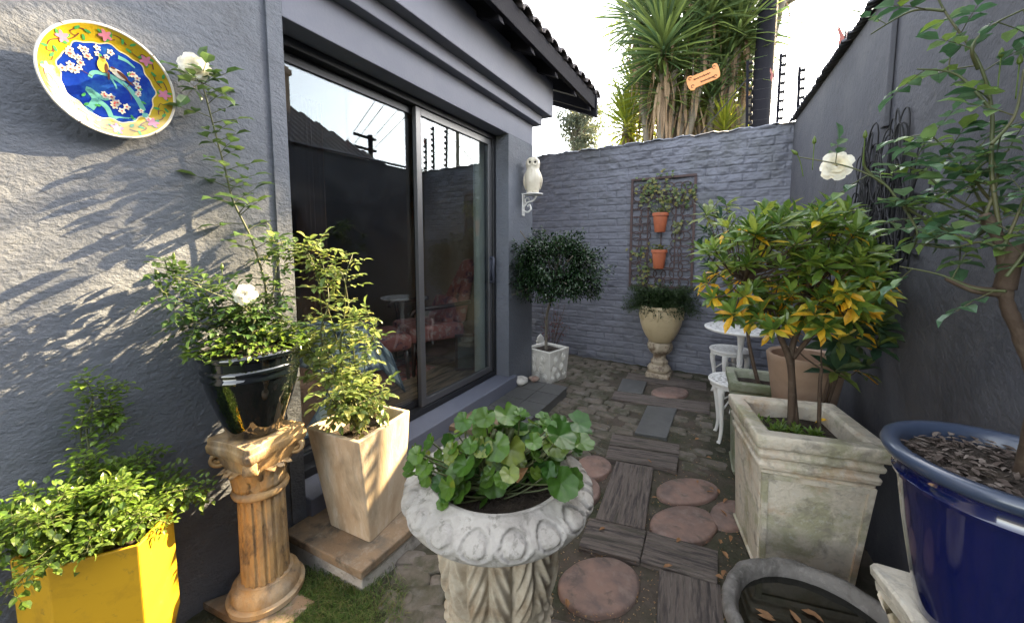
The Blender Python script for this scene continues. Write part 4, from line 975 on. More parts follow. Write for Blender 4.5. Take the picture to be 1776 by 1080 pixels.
# ================================================================== GARDEN TABLE + STOOLS (cast, pierced)
def pierced(mb, rad, z, th, rings=((.35,8,.16),(.62,14,.13),(.86,22,.09))):
    # disc with holes built from a polar grid leaving cells out
    nr, na = 22, 132
    def hole(r, a):
        f = r/rad
        for f0, n, w_ in rings:
            t = ((a*n/(2*math.pi)) % 1)-.5
            if ((f-f0)/(w_*.72))**2+(t/.36)**2 < 1: return True
        return False
    vs = []; idx = {}
    for j in range(nr+1):
        for k in range(na):
            r_ = rad*(j/nr)**.9 if j else .0005; a = 2*math.pi*k/na; vs += [(r_*math.cos(a), r_*math.sin(a), z), (r_*math.cos(a), r_*math.sin(a), z-th)]
    fs = []; keep = lambda j, k: 0 <= j < nr and not hole(rad*((j+.5)/nr)**.9, 2*math.pi*((k % na)+.5)/na)
    V_ = lambda j, k, s: 2*(j*na+k % na)+s
    for j in range(nr):
        for k in range(na):
            if keep(j, k):
                fs.append((V_(j,k,0), V_(j+1,k,0), V_(j+1,k+1,0), V_(j,k+1,0))); fs.append((V_(j,k,1), V_(j,k+1,1), V_(j+1,k+1,1), V_(j+1,k,1)))
                if not keep(j+1, k): fs.append((V_(j+1,k,0), V_(j+1,k,1), V_(j+1,k+1,1), V_(j+1,k+1,0)))
                if j > 0 and not keep(j-1, k): fs.append((V_(j,k,0), V_(j,k+1,0), V_(j,k+1,1), V_(j,k,1)))
                if not keep(j, k-1): fs.append((V_(j,k,0), V_(j,k,1), V_(j+1,k,1), V_(j+1,k,0)))
                if not keep(j, k+1): fs.append((V_(j,k+1,0), V_(j+1,k+1,0), V_(j+1,k+1,1), V_(j,k+1,1)))
    mb.add(vs, fs)
def cabriole(mb, a, rtop, rfoot, z, r0=.026):
    d = Vector((math.cos(a), math.sin(a), 0)); pts = bez([d*rtop*.8+Vector((0,0,z)), d*rtop*1.02+Vector((0,0,z-.07)), d*rtop*.92+Vector((0,0,z*.55)), d*(rtop*.84)+Vector((0,0,z*.25)), d*rfoot+Vector((0,0,.012)), d*(rfoot+.012)+Vector((0,0,.004))], 5)
    n = len(pts); mb.tube(pts, [r0*(1-.62*min(1, k/n*1.6))+(.003 if k > n-4 else 0) for k in range(n)], 8)
def stool(loc, rz, label):
    t = thing('garden_stool', label, 'stool', loc, rz, 'white cast metal garden stools')
    mb = MB(); pierced(mb, .165, .44, .010); mb.lathe([(.150,.422),(.166,.422),(.174,.430),(.175,.440),(.170,.447),(.162,.446),(.158,.440)], seg=64, cap0=False, cap1=False); mb.lathe([(.155,.405),(.162,.402),(.165,.425),(.155,.425)], seg=64, cap0=False, cap1=False); o = mb.build('seat', M['white'], t)
    autosm(o, 35)
    for k in range(4):
        mb = MB(); cabriole(mb, math.pi/4+k*math.pi/2, .145, .135, .425, .030); mb.build('leg', M['white'], t, smooth=True)
    mb = MB()
    for k in range(4):
        a = math.pi/4+k*math.pi/2; mb.tube(bez([(.135*math.cos(a), .135*math.sin(a), .22), (.05*math.cos(a), .05*math.sin(a), .30), (0,0,.31)], 5), .006, 6)
    mb.build('stretcher', M['white'], t, smooth=True)
    return t
stool((.085, 3.10, .0), R(8), 'white cast metal stool nearest the mossy square planter')
stool((.055, 4.05, .0), R(30), 'white cast metal stool under the edge of the white round table')
gt = thing('garden_table', 'white round cast metal garden table by the brick wall behind the yellow leaved shrub', 'table', (.13, 3.78, 0))
mb = MB(); pierced(mb, .27, .70, .008, ((.2,6,.14),(.45,12,.13),(.68,18,.10),(.88,26,.08))); mb.lathe([(.262,.682),(.278,.684),(.288,.694),(.288,.704),(.280,.708),(.268,.704)], seg=80, cap0=False, cap1=False); o = mb.build('table_top', M['white'], gt); autosm(o, 35)
mb = MB(); mb.lathe([(.028,.20),(.03,.3),(.02,.34),(.026,.42),(.018,.5),(.03,.62),(.06,.69)], seg=24); mb.build('column', M['white'], gt, smooth=True)
for k in range(3):
    mb = MB(); a = k*2.094+.3; mb.tube(bez([(.02*math.cos(a), .02*math.sin(a), .30), (.12*math.cos(a), .12*math.sin(a), .24), (.17*math.cos(a), .17*math.sin(a), .08), (.23*math.cos(a), .23*math.sin(a), .01)], 6), .016, 8); mb.build('leg', M['white'], gt, smooth=True)

# ================================================================== small things
for (px, py, s_, lab, m) in ((903,660,.085,'pale flat rock resting beside the white topiary planter','whitestone'), (926,655,.055,'small round red-brown rock between the pale flat rock and the topiary planter','rock')):
    mb = MB(); q = random.random()*9; mb.lathe([(.001,-.5),(.5,-.45),(.9,-.2),(1,.0),(.85,.3),(.5,.45),(.001,.5)], seg=16, cap0=False, cap1=False, fn=lambda r, z, a: (r*(1+.12*math.sin(3*a+q)+.08*math.sin(5*a+z*4)), z*(1+.15*math.sin(2*a))))
    mb.v = [(v[0]*s_, v[1]*s_*.8, v[2]*s_*.9) for v in mb.v]; p = G(px, py, .13); o = mb.build('rock', M[m], None, smooth=True, loc=(p.x, p.y, .097+s_*.42), rot=(.1,.15,q)); tag(o, lab, 'rock')
go = thing('garden_ornament', 'small white stone ornament half hidden behind the topiary trunk', 'ornament', (-1.93, 4.05, 0))
mb = MB(); mb.lathe([(.07,0),(.07,.03),(.03,.05),(.025,.12),(.04,.16),(.03,.19),(.05,.23),(.05,.25)], seg=24); mb.build('stem', M['whitestone'], go, smooth=True)
mb = MB(); mb.lathe([(.05,.251),(.055,.27),(.04,.29),(.045,.31),(.02,.34),(.001,.36)], seg=24, cap1=False); mb.build('cap', M['whitestone'], go, smooth=True)
# black iron wall art on right wall
wa = thing('iron_wall_art', 'black wrought iron wall art of tangled loops on the right wall', 'wall art', (wx(2.3), 2.3, 1.7))
mb = MB()
for k in range(70):
    y = random.uniform(2.02, 2.68); z = random.uniform(1.32, 1.86)-.15*abs(y-2.3); L_ = random.uniform(.08, .2); W_ = random.uniform(.02, .045); tl_ = random.uniform(-.35, .35)
    pts = []
    for t in np.linspace(0, 2*math.pi, 19)[:-1]:
        a, b = W_*math.sin(t)*(1+.4*math.cos(t)), L_*math.cos(t); yy_ = y+a*math.cos(tl_)-b*math.sin(tl_); zz = z+a*math.sin(tl_)+b*math.cos(tl_)
        pts.append((wx(yy_)-.02-.012*math.sin(t+k), yy_, zz))
    mb.tube(pts, .0032, 5, closed=True)
for z in (1.4, 1.62):
    mb.tube([(wx(y)-.012, y, z+.04*math.sin(y*9)) for y in np.linspace(2.0, 2.75, 14)], .006, 5)
mb.v = [(v[0]-wa.location.x, v[1]-2.3, v[2]-1.7) for v in mb.v]; mb.build('loops', M['iron'], wa)

# ================================================================== INTERIOR FURNITURE
M['upholstery'] = mat('upholstery', (.52,.18,.16), .85, layers=[((.62,.42,.38), 16, .52, .60, .8), ((.12,.06,.12), 12, .56, .62, .7)], bump=[(80, .3, .002)])
AC = Vector((-2.62, 2.86, .2))
ac = thing('armchair', 'red patterned upholstered armchair with wooden arms inside the glass door', 'armchair', AC, R(-24))
def cush(mb, a, b): mb.b2(a, b)
mb = MB(); mb.b2((-.28,-.30,.30),(.28,.26,.46)); mb.build('seat', M['upholstery'], ac, bevel=.045, seg=3, smooth=False)
mb = MB(); mb.box((0,.30,.76), (.54,.11,.66), (R(-14),0,0)); mb.build('backrest', M['upholstery'], ac, bevel=.04, seg=3)
mb = MB(); mb.box((0,.16,.56), (.40,.12,.28), (R(-24),0,0)); mb.build('cushion', M['upholstery'], ac, bevel=.04, seg=3)
for s_ in (-1, 1):
    mb = MB(); mb.tube(bez([(s_*.31,.30,.66),(s_*.32,.0,.64),(s_*.32,-.26,.63),(s_*.32,-.31,.58)], 6), .022, 8); mb.tube(bez([(s_*.31,-.24,.62),(s_*.29,-.22,.45),(s_*.29,-.25,.3)], 5), .018, 8); mb.build('arm', M['chairwood'], ac, smooth=True)
    for y in (-.26, .26): mb = MB(); mb.tube([(s_*.25,y,.32),(s_*.26,y*1.08,.0)], [.028,.018], 8); mb.build('leg', M['chairwood'], ac, smooth=True)
OT = Vector((-2.78, 2.36, .2))
ot = thing('footstool', 'pink upholstered footstool in front of the armchair inside the room', 'footstool', OT, R(-24))
mb = MB(); mb.b2((-.27,-.22,.27),(.27,.22,.42)); mb.build('seat', M['upholstery'], ot, bevel=.05, seg=3)
for a in (-1, 1):
    for b in (-1, 1): mb = MB(); mb.tube([(a*.22,b*.17,.28),(a*.23,b*.18,0)], [.024,.016], 8); mb.build('leg', M['chairwood'], ot, smooth=True)
SF = Vector((-2.35, 1.55, .2))
sf = thing('sofa', 'grey sofa arm with a blue plaid blanket seen through the left glass panel', 'sofa', SF)
mb = MB(); mb.b2((-.55,-.6,.0),(.22,.18,.42)); mb.build('seat', M['curtain'], sf, bevel=.05, seg=3)
mb = MB(); mb.b2((-.5,.06,.42),(.2,.22,.60)); mb.build('arm', M['curtain'], sf, bevel=.05, seg=3)
def plaid():
    m = bpy.data.materials.new('plaid'); m.use_nodes = True; N = m.node_tree.nodes; L = m.node_tree.links; b = N['Principled BSDF']; b.inputs['Roughness'].default_value = .95
    tc = N.new('ShaderNodeTexCoord'); prev = None
    base = (.50,.58,.68)
    for ax, sc_, c2, th_ in (('X', 55, (.85,.88,.88), .3), ('Y', 55, (.85,.88,.88), .3), ('Y', 33, (.04,.07,.14), .6), ('X', 33, (.04,.07,.14), .6)):
        wv = N.new('ShaderNodeTexWave'); wv.bands_direction = ax; wv.inputs['Scale'].default_value = sc_/10; L.new(tc.outputs['Object'], wv.inputs[0])
        mr = N.new('ShaderNodeMapRange'); mr.inputs[1].default_value = th_; mr.inputs[2].default_value = th_+.12; mr.inputs[4].default_value = .7; L.new(wv.outputs['Fac'], mr.inputs[0])
        mx = N.new('ShaderNodeMix'); mx.data_type = 'RGBA'; L.new(mr.outputs[0], mx.inputs['Factor']); mx.inputs['B'].default_value = (*c2, 1)
        if prev: L.new(prev, mx.inputs['A'])
        else: mx.inputs['A'].default_value = (*base, 1)
        prev = mx.outputs['Result']
    L.new(prev, b.inputs['Base Color']); return m
xs = np.linspace(-.40, .30, 50); ys = np.linspace(-.45, .42, 50); X_, Y_ = np.meshgrid(xs, ys)
Zb = .64-np.clip(np.abs(Y_-.12)-.10, 0, 1)*1.2-np.clip(X_-.16, 0, 1)*2.0+(fbm(X_*7+3, Y_*7, 3, 6)-.5)*.05
bl_ = gridmesh('blanket', np.stack([X_+SF.x, Y_+SF.y, np.maximum(Zb, .12)+.2], -1), plaid()); sm_ = bl_.modifiers.new('s', 'SOLIDIFY'); sm_.thickness = .012
tag(bl_, 'blue and white plaid blanket draped over the sofa arm behind the glass', 'blanket')
mb = MB(); mb.b2((-4.6,1.4,.202),(-2.5,2.8,.212)); o = mb.build('rug', M['upholstery']); tag(o, 'patterned dark red rug on the wooden floor inside', 'rug')
for (xx, yy_, w_, h0, h1, lab, mm) in ((-5.44, 1.0, .7, .2, 2.2, 'tall dark wooden cabinet against the inner wall', 'chairwood'),):
    cb = thing('cabinet', lab, 'cabinet', (xx, yy_, .2)); mb = MB(); mb.b2((0,-w_/2,0),(.4,w_/2,h1-h0)); mb.build('case', M[mm], cb, bevel=.01)
    mb = MB(); mb.b2((.401,-w_/2+.03,.05),(.42,-.005,h1-h0-.05)); mb.build('door', M[mm], cb, bevel=.006); mb = MB(); mb.b2((.401,.005,.05),(.42,w_/2-.03,h1-h0-.05)); mb.build('door', M[mm], cb, bevel=.006)
pf = thing('picture_frame', 'framed picture leaning on the floor at the right end of the door', 'picture', (-2.12, 2.95, .2), R(40))
mb = MB(); frame(mb, -.19, .19, -.012, .012, 0, .36, .02); mb.v = [(v[0], v[1], v[2]) for v in mb.v]; 
mb = MB()
for a, b in (((-.19,-.012,0),(.19,.012,.025)),((-.19,-.012,.335),(.19,.012,.36)),((-.19,-.012,.025),(-.165,.012,.335)),((.165,-.012,.025),(.19,.012,.335))): mb.b2(a, b)
mb.build('frame', M['chairwood'], pf); mb = MB(); mb.b2((-.164,-.004,.026),(.164,.004,.334)); mb.build('picture', M['slate'], pf)

# ================================================================== PLANTS
UP = Vector((0, 0, 1))
def cleaf(mb, p, d, L, n=5, up=UP, st=None, curl=.25, droop=.25, wr=.62):
    """compound rose leaf: n leaflets along a short stalk"""
    d = (d+rv(.15)).normalized(); e = p+d*L*1.6-UP*L*droop
    if st is not None: st.tube([p, p.lerp(e, .5)+UP*L*.06, e], [L*.03, L*.025, L*.015], 4, cap=False)
    nn = (up+rv(.35)).normalized()
    sdv = d.cross(nn)
    if sdv.length < .01: sdv = d.orthogonal()
    sdv.normalize()
    mb.leaf(e, (e-p).normalized(), nn, L*1.05, L*wr, .15, curl, .5, .42)
    k = 0
    for f in ((.55,) if n == 3 else (.42, .78)):
        q = p.lerp(e, f)
        for s in (-1, 1): mb.leaf(q, (sdv*s+d*.45+rv(.12)).normalized(), nn+rv(.15), L*(.85 if f > .5 else .75), L*wr*.85, .15, curl, .5, .42)
def rosebloom(parent, c, d, r, m=None):
    mb = MB(); d = d.normalized(); x = d.orthogonal().normalized(); y = d.cross(x)
    for lay, (n, op, sc_) in enumerate(((3, .12, .62), (4, .32, .72), (5, .55, .84), (6, .82, .96), (7, 1.10, 1.06))):
        for k in range(n):
            a = 2*math.pi*k/n+lay*.7+random.uniform(-.15, .15); o_ = x*math.cos(a)+y*math.sin(a); t_ = d.cross(o_)
            rings = []; L_ = r*sc_*random.uniform(.9, 1.1); W_ = r*sc_*.60
            for i in range(6):
                f = i/5; ang_ = op*(.35+.75*f); pos = c+o_*(math.sin(ang_)*L_*f*.95+.03*r)+d*(math.cos(ang_)*L_*f*.8-.3*r*(lay > 2)*.4)
                w_ = W_*math.sin(math.pi*min(.93, .12+f*.78))**.7
                row = []
                for s in np.linspace(-1, 1, 7):
                    row.append(pos+t_*w_*s+(-o_*.0+d*.35-o_*.35)*abs(s)**2*w_*.6+rv(.015*r)+(o_*.10*r*(f > .9)))
                rings.append(row)
            mb.loft(rings, False, False, closed=False)
    return mb.build('rose_bloom', m or M['petal'], parent, smooth=True)
def bud(parent, p, d, s=.012, m='freshleaf'):
    mb = MB(); d = d.normalized(); mb.tube(bez([p-UP*s*6-d*s*3, p-UP*s*2-d*s*1.5, p], 4), s*.16, 5); mb.tube([p, p+d*s*.5, p+d*s*1.2, p+d*s*2, p+d*s*2.8], [s*.3, s*.6, s*.62, s*.4, s*.05], 8); o = mb.build('bud', M[m], parent, smooth=True)
def rose(name, label, cat, stems, lm, L, step, stemm='stem_green', base=None, n=5, spread=1., rscale=1., wall=None, group=None, curl=.25, droop=.25, maxx=None, dirb=None, start=.12):
    t = thing(name, label, cat, base if base is not None else stems[0][0][0], 0, group); off = t.location.copy()
    sm = MB(); lf = MB()
    for stt in stems:
        pts, r0, r1, dens = stt[:4]; LM = stt[4] if len(stt) > 4 else 1
        P_ = bez(pts, 10); m_ = len(P_); sm.tube(P_, [(r0+(r1-r0)*k/(m_-1))*rscale for k in range(m_)], 7)
        Ltot = sum((P_[i+1]-P_[i]).length for i in range(m_-1)); cnt = int(Ltot/step*dens); 
        for c in range(cnt):
            f = start+(1-start)*(c+random.random())/cnt; i = min(m_-2, int(f*(m_-1))); p = P_[i].lerp(P_[i+1], f*(m_-1)-i); tdir = (P_[i+1]-P_[i]).normalized()
            a = c*2.4+random.uniform(-.4, .4); x = tdir.orthogonal().normalized(); y = tdir.cross(x); o_ = (x*math.cos(a)+y*math.sin(a)+tdir*.35+UP*.12)
            if dirb is not None: o_ += dirb
            if wall is not None and p.x+o_.x*L*2 < wall: o_.x = abs(o_.x)
            if maxx is not None and p.x+o_.x*L*2 > maxx: o_.x = -abs(o_.x)
            cleaf(lf, p, o_*spread, L*LM*random.uniform(.7, 1.15), n if LM == 1 else 3, UP, sm, curl, droop)
    for mbx in (sm, lf): mbx.v = [(v[0]-off.x, v[1]-off.y, v[2]-off.z) for v in mbx.v]
    sm.build('stems', M[stemm], t, smooth=True); lf.build('foliage', lm, t)
    return t, off
# --- rose in the black pot
Wx = -1.635
sp = Vector((PB[0], PB[1], PB[2]+.30))
X2 = lambda a, b, x=Wx: XP(a, b, x)
stems = [([sp, X2(462,520,-1.60), X2(440,425,-1.65), X2(405,350,-1.67), X2(392,300,-1.68), X2(372,225,-1.68), X2(352,150,-1.68), X2(347,142,-1.68)], .0048, .0022, 1.35, 1.9)]
for q in (((430,540),(350,500),(290,470)), ((420,545),(340,530),(280,505)), ((400,560),(350,560),(320,540)), ((420,540),(400,510),(370,480)), ((440,550),(430,530),(428,516)), ((460,560),(480,530),(495,500)), ((380,570),(330,560),(310,575)), ((440,560),(405,555),(380,545)), ((470,560),(500,560),(520,580)), ((350,500),(300,480),(285,450)), ((470,520),(480,450),(490,420)), ((440,560),(460,540),(455,520)),((410,560),(440,560),(450,570))):
    stems.append(([sp+Vector((random.uniform(-.05,.05), random.uniform(-.05,.05), 0))]+[X2(a, b, Wx+random.uniform(.0,.14)) for a, b in q], .0035, .0015, 2.0))
rp, of = rose('rose_bush', 'climbing rose in the black pot, one tall cane carrying a white bloom up the wall', 'rose', stems, M['roseleaf'], .031, .030, base=sp, wall=-1.70)
rosebloom(rp, X2(338,120,-1.665)-of, Vector((.85,-.45,.15)), .049)
rosebloom(rp, X2(425,512,-1.50)-of, Vector((.8,-.35,.35)), .036)
for p in ((300,450),(385,468),(275,478)): bud(rp, X2(*p, -1.6)-of, UP+rv(.3), .009)
# undergrowth in pot
lf = MB()
for k in range(420):
    a = random.uniform(0, 6.28); r_ = .17*math.sqrt(random.random()); p = Vector((r_*math.cos(a)*1.0, r_*math.sin(a)*1.15, random.uniform(.0, .12)*(1-r_*2.5)+.01)); p.x = max(p.x, -.09)
    lf.leaf(p, Vector((math.cos(a), math.sin(a), random.uniform(0,.8)))+rv(.6), UP+rv(.5), random.uniform(.02,.036), .014, .15, .3)
lf.build('undergrowth', M['freshleaf'], rp)
# --- pale rose in planter C
s0 = Vector((-1.46, 1.13, .535)); st = []
def DD(px, py, d=1.80): return D(px, py, d)
for q, dens in ((((610,705),(575,640),(560,560),(548,470),(520,430)), 1.0), (((600,700),(590,620),(598,540),(600,480),(612,440)), .9), (((590,700),(560,640),(535,600),(515,560)), 1.1), (((620,700),(630,650),(640,600),(650,580)), 1.2), (((600,690),(610,650),(600,600),(590,560)), 1.3), (((560,600),(570,520),(560,460),(545,425)), .9), (((600,640),(640,660),(655,690),(668,665)), 1.2), (((610,700),(600,680),(640,690),(650,720)), 1.3), (((575,690),(560,650),(545,600)), 1.2), (((560,590),(520,590),(505,610)), 1.0), (((590,590),(620,560),(640,545)), 1.1), (((548,470),(520,440),(470,430)), .8), (((600,500),(580,470),(575,450)), .8), (((610,700),(620,720),(650,715)), 1.5),(((600,680),(590,700),(600,725)), 1.5)):
    st.append(([s0+Vector((random.uniform(-.04,.04), random.uniform(-.04,.04), 0))]+[DD(a, b, random.uniform(1.70, 1.88)) for a, b in q], .0036, .0012, dens*1.15))
rp2, of2 = rose('rose_bush', 'leggy pale green rose with yellowing leaves growing from the cream square planter', 'rose', st, M['paleleaf'], .042, .040, 'stem_green', base=s0)
for p in ((645,590),(650,575)): bud(rp2, DD(*p)-of2, UP+rv(.3), .010, 'paleleaf')
# --- bush in yellow planter
s0 = Vector((-1.56, .30, .52)); st = []
for k in range(64):
    a = random.uniform(0, 6.28); r_ = random.uniform(.03, .235); e = s0+Vector((r_*math.cos(a)*.75, r_*math.sin(a)*1.15-.02, random.uniform(.04, .27)*(1-r_*1.5)+(.04 if math.sin(a) < 0 else .0)))
    e.x = max(e.x, -1.69); mpt = (s0+e)/2+Vector((0, 0, .06)); st.append(([s0+rv(.02), mpt, e], .002, .001, 2.2))
for q in (((150,800),(140,740),(160,700),(155,670),(140,655)), ((170,800),(200,740),(190,690),(205,665)), ((150,740),(180,720),(200,720)),((230,850),(260,800),(270,775))):
    st.append(([s0]+[XP(a, b, -1.66) for a, b in q], .003, .0012, 1.6))
rose('leafy_bush', 'bright green small leaved bush overflowing the yellow planter', 'bush', st, M['freshleaf'], .022, .0145, base=s0, wall=-1.70, n=3, droop=.1)
# --- standard rose in blue pot
B0 = Vector((BP[0]+.01, BP[1]+.0, BP[2]+.34))
t0 = D(1745,520,1.08); tk = [B0, D(1798,690,1.13), D(1772,590,1.1), t0, D(1739,433,1.07), D(1708,372,1.08)]
st = []
def QQ(l, d): return [D(a, b, d+random.uniform(-.03, .03)) for a, b in l]
for l, dens, d0 in ((((1739,433),(1720,300),(1720,192),(1696,106),(1638,19),(1600,-60)), .45, 1.08), (((1708,400),(1672,415),(1624,390),(1566,356),(1532,318),(1470,289),(1383,272)), .45, 1.1), (((1745,505),(1690,500),(1629,476),(1560,462)), .6, 1.08), (((1696,120),(1686,82),(1720,45),(1790,10)), .6, 1.05), (((1708,372),(1650,340),(1600,300),(1555,285)), 1.1, 1.14), (((1739,433),(1690,330),(1640,260),(1610,230)), 1.0, 1.16), (((1739,433),(1770,360),(1790,300)), 1.1, 1.05), (((1710,372),(1730,300),(1700,250)), 1.1, 1.1), (((1725,400),(1670,370),(1620,350),(1580,370)), 1.1, 1.15), (((1739,433),(1700,420),(1650,430),(1600,425)), .8, 1.05), (((1720,192),(1660,130),(1590,120)), .55, 1.05), (((1720,250),(1760,200),(1776,120)), .6, 1.03), (((1532,318),(1500,290),(1500,245)), .15, 1.1), (((1566,356),(1590,400),(1585,430)), .8, 1.1), (((1638,19),(1580,20),(1510,60)), .5, 1.08), (((1720,350),(1690,300),(1750,260)), 1.2, 1.12), (((1745,480),(1776,440),(1800,400)), 1.0, 1.02)):
    st.append((QQ(l, d0), .0038 if dens < .5 else .0028, .0012, dens*2.0))
rp3, of3 = rose('standard_rose', 'standard rose tree with blue-green leaves growing from the blue pot at the right edge', 'rose', st, M['roseleaf_blue'], .040, .044, 'stem_green', base=B0, droop=.15, start=.08)
mb = MB(); P_ = bez([p-of3 for p in tk], 8); mb.tube(P_, [.0112-.003*k/(len(P_)-1)+.0012*math.sin(k*1.1)*math.sin(k*2.3) for k in range(len(P_))], 12)
P_ = bez([D(1742,500,1.08)-of3, D(1755,450,1.07)-of3, D(1760,420,1.07)-of3], 6); mb.tube(P_, [.014-.004*k/(len(P_)-1) for k in range(len(P_))], 9)
P_ = bez([D(1745,508,1.08)-of3, D(1690,502,1.07)-of3, D(1640,482,1.07)-of3], 6); mb.tube(P_, [.010-.006*k/(len(P_)-1) for k in range(len(P_))], 9)
mb.build('trunk', M['stem_brown'], rp3, smooth=True)
rosebloom(rp3, D(1452,289,1.14)-of3, Vector((-.3,-.9,.1)), .031)
for p, dd in (((1383,268),Vector((-.5,0,.5))), ((1412,250),UP), ((1500,240),UP), ((1736,100),UP), ((1768,112),UP)): bud(rp3, D(*p,1.08)-of3, dd, .0062)

# --- geranium
gr = thing('geranium', 'green geranium with round scalloped leaves filling the carved front urn', 'geranium', (UC.x, UC.y, ZR-.04))
lf = MB(); sm = MB(); lo = gr.location
def gleaf(c, n, r, d):
    n = n.normalized(); x = (d-n*d.dot(n)).normalized(); y = n.cross(x); K = 48; rings = [[c-n*.004]*K]
    ph = random.uniform(0, 6)
    for f in (.35, .7, 1.0):
        rr = []
        for k in range(K):
            a = 2*math.pi*k/K; notch = math.exp(-((a-math.pi)/.34)**2)
            lob = 1+.045*math.cos(7*a+.3)*f+.028*math.cos(21*a+.9)*f
            q = r*f*lob*(1-notch*.6*f); wav = .055*r*math.cos(7*a+.3)*f**2+.16*r*f**2+.06*r*math.sin(2*a+ph)*f
            rr.append(c+(x*math.cos(a)+y*math.sin(a))*q+n*wav)
        rings.append(rr)
    lf.loft(rings, False, False)
for k in range(175):
    if k < 125:
        px = random.gauss(900, 62); py = random.uniform(712, 850); r_ = random.choice((random.uniform(.015,.026), random.uniform(.024,.038))); di = random.uniform(.80, 1.12)
        if px < 790 or px > 1010: continue
    else:
        px = random.uniform(708, 850); py = random.uniform(765, 885) if px > 740 else random.uniform(765, 830); r_ = random.uniform(.014, .026); di = random.uniform(.78, .95)
    top_ = 690+abs(px-900)*.28
    py = max(py, top_+14)
    c = D(px, py, di)
    if c.z < ZR+.0 and (c.xy-UC.xy).length > .12: c.z = ZR+.012+random.random()*.03
    out = Vector((c.x-UC.x, c.y-UC.y, .0)); out = out.normalized() if out.length > .01 else Vector((1,0,0))
    n = (out*random.uniform(.2, .9)+UP*random.uniform(.5, 1.1)+rv(.35)+Vector((.0,-.35,.0)))
    gleaf(c-lo, n, r_, (out+UP*.1))
    b = Vector((UC.x+random.uniform(-.06,.06), UC.y+random.uniform(-.06,.06), ZR-.03)); sm.tube([p-lo for p in bez([b, b.lerp(c, .5)+Vector((0,0,-.01)), c-n.normalized()*.004], 4)], [.0032]*8+[.002] if False else .0022, 5)
for k in range(64):   # undergrowth leaves, low
    a = random.uniform(0, 6.28); rr_ = random.uniform(.02, .145); c = Vector((rr_*math.cos(a), rr_*math.sin(a), (.03 if rr_ < .11 else .06)+random.random()*.07)); gleaf(c, UP*.6+rv(.5)+Vector((math.cos(a),math.sin(a),0))*.5, random.uniform(.015,.026), Vector((math.cos(a),math.sin(a),0)))
for k in range(7):
    a = random.uniform(0, 6.28); sm.tube(bez([(.05*math.cos(a), .05*math.sin(a), 0), (.07*math.cos(a), .07*math.sin(a), .08), (.06*math.cos(a+.5), .06*math.sin(a+.5), .17)], 5), .006, 7)
sm.build('stems', M['stem_green'], gr, smooth=True); lf.build('foliage', M['geranium'], gr, smooth=True)
dl = MB()
for c in ((.07,-.05,.06),): dl.leaf(Vector(c), rv(1), UP+rv(.5), .04, .03, .3, .6)
dl.build('dead_leaf', M['fallen'], gr)

# --- topiary tree
T0 = Vector((-1.63, 3.56, .31)); tc_ = Vector((-1.37, 3.22, 1.22))
tt = thing('topiary_tree', 'round headed dark green topiary tree in the small white square planter', 'tree', T0)
mb = MB(); P_ = bez([(0,0,0), Vector((.0,.0,.2)), Vector((.03,-.04,.42)), Vector((.14,-.12,.66))], 8); mb.tube(P_, [.017-.004*k/(len(P_)-1) for k in range(len(P_))], 8)
for k in range(26):
    e = (tc_-T0)+rv(.33); e.z = max(e.z, .66); mb.tube(bez([P_[-1]-Vector((0,0,.05)), P_[-1].lerp(e, .5)+Vector((0,0,.05)), e], 4), .005, 5)
mb.build('trunk', M['stem_grey'], tt, smooth=True)
lf = MB(); bl_c = []
for k in range(260):
    d = rv(1).normalized()*random.uniform(.45, 1)*random.choice((.93, 1, 1.04)); bl_c.append(Vector((d.x*.49, d.y*.42, d.z*.33)))
for k in range(10500):
    b = random.choice(bl_c); p = tc_-T0+b+rv(1).normalized()*random.uniform(.02, .085); p.x = max(p.x, -1.69-T0.x) if p.y+T0.y < 3.42 else p.x; d = (p-(tc_-T0)).normalized()+rv(.9); lf.leaf(p, d, UP+d*.6+rv(.4), random.uniform(.026,.042), .017, .15, .25)
lf.build('crown', M['topiary'], tt)
rd = thing('red_shrub', 'sparse reddish leaved plant in the corner behind the topiary tree', 'plant', (-1.86, 4.2, 0)); lf = MB(); sm = MB()
for k in range(14):
    e = Vector((random.uniform(-.1,.22), random.uniform(-.1,.1), random.uniform(.35,.72))); sm.tube([(0,0,0), e*.5+Vector((0,0,.05)), e], .003, 4)
    for j in range(16): lf.leaf(e*random.uniform(.5,1)+rv(.04), rv(1), UP+rv(.5), .03, .015)
sm.build('stems', M['stem_brown'], rd); lf.build('foliage', M['redleaf'], rd)

# --- ferny plant in cream urn
fp = thing('asparagus_fern', 'dark bushy ferny plant spilling from the cream urn', 'fern', (U2.x, U2.y, .76)); lf = MB()
for k in range(760):
    a = random.uniform(0, 6.28); el_ = random.uniform(-.15, 1.35); L_ = random.uniform(.24, .38)*(1 if el_ < .8 else .55); d = Vector((math.cos(a)*math.cos(el_)*1.15, math.sin(a)*math.cos(el_)*.8, math.sin(el_)))
    P_ = bez([(d.x*.05, d.y*.05, 0), d*L_*.6+Vector((0,0,.03)), d*L_-Vector((0,0,.02))], 5)
    for j, p in enumerate(P_[2:]):
        for s in range(3): lf.leaf(Vector(p), d+rv(.9), UP+rv(.5), random.uniform(.024,.040), .0075, .1, .1)
lf.build('foliage', M['fern'], fp)

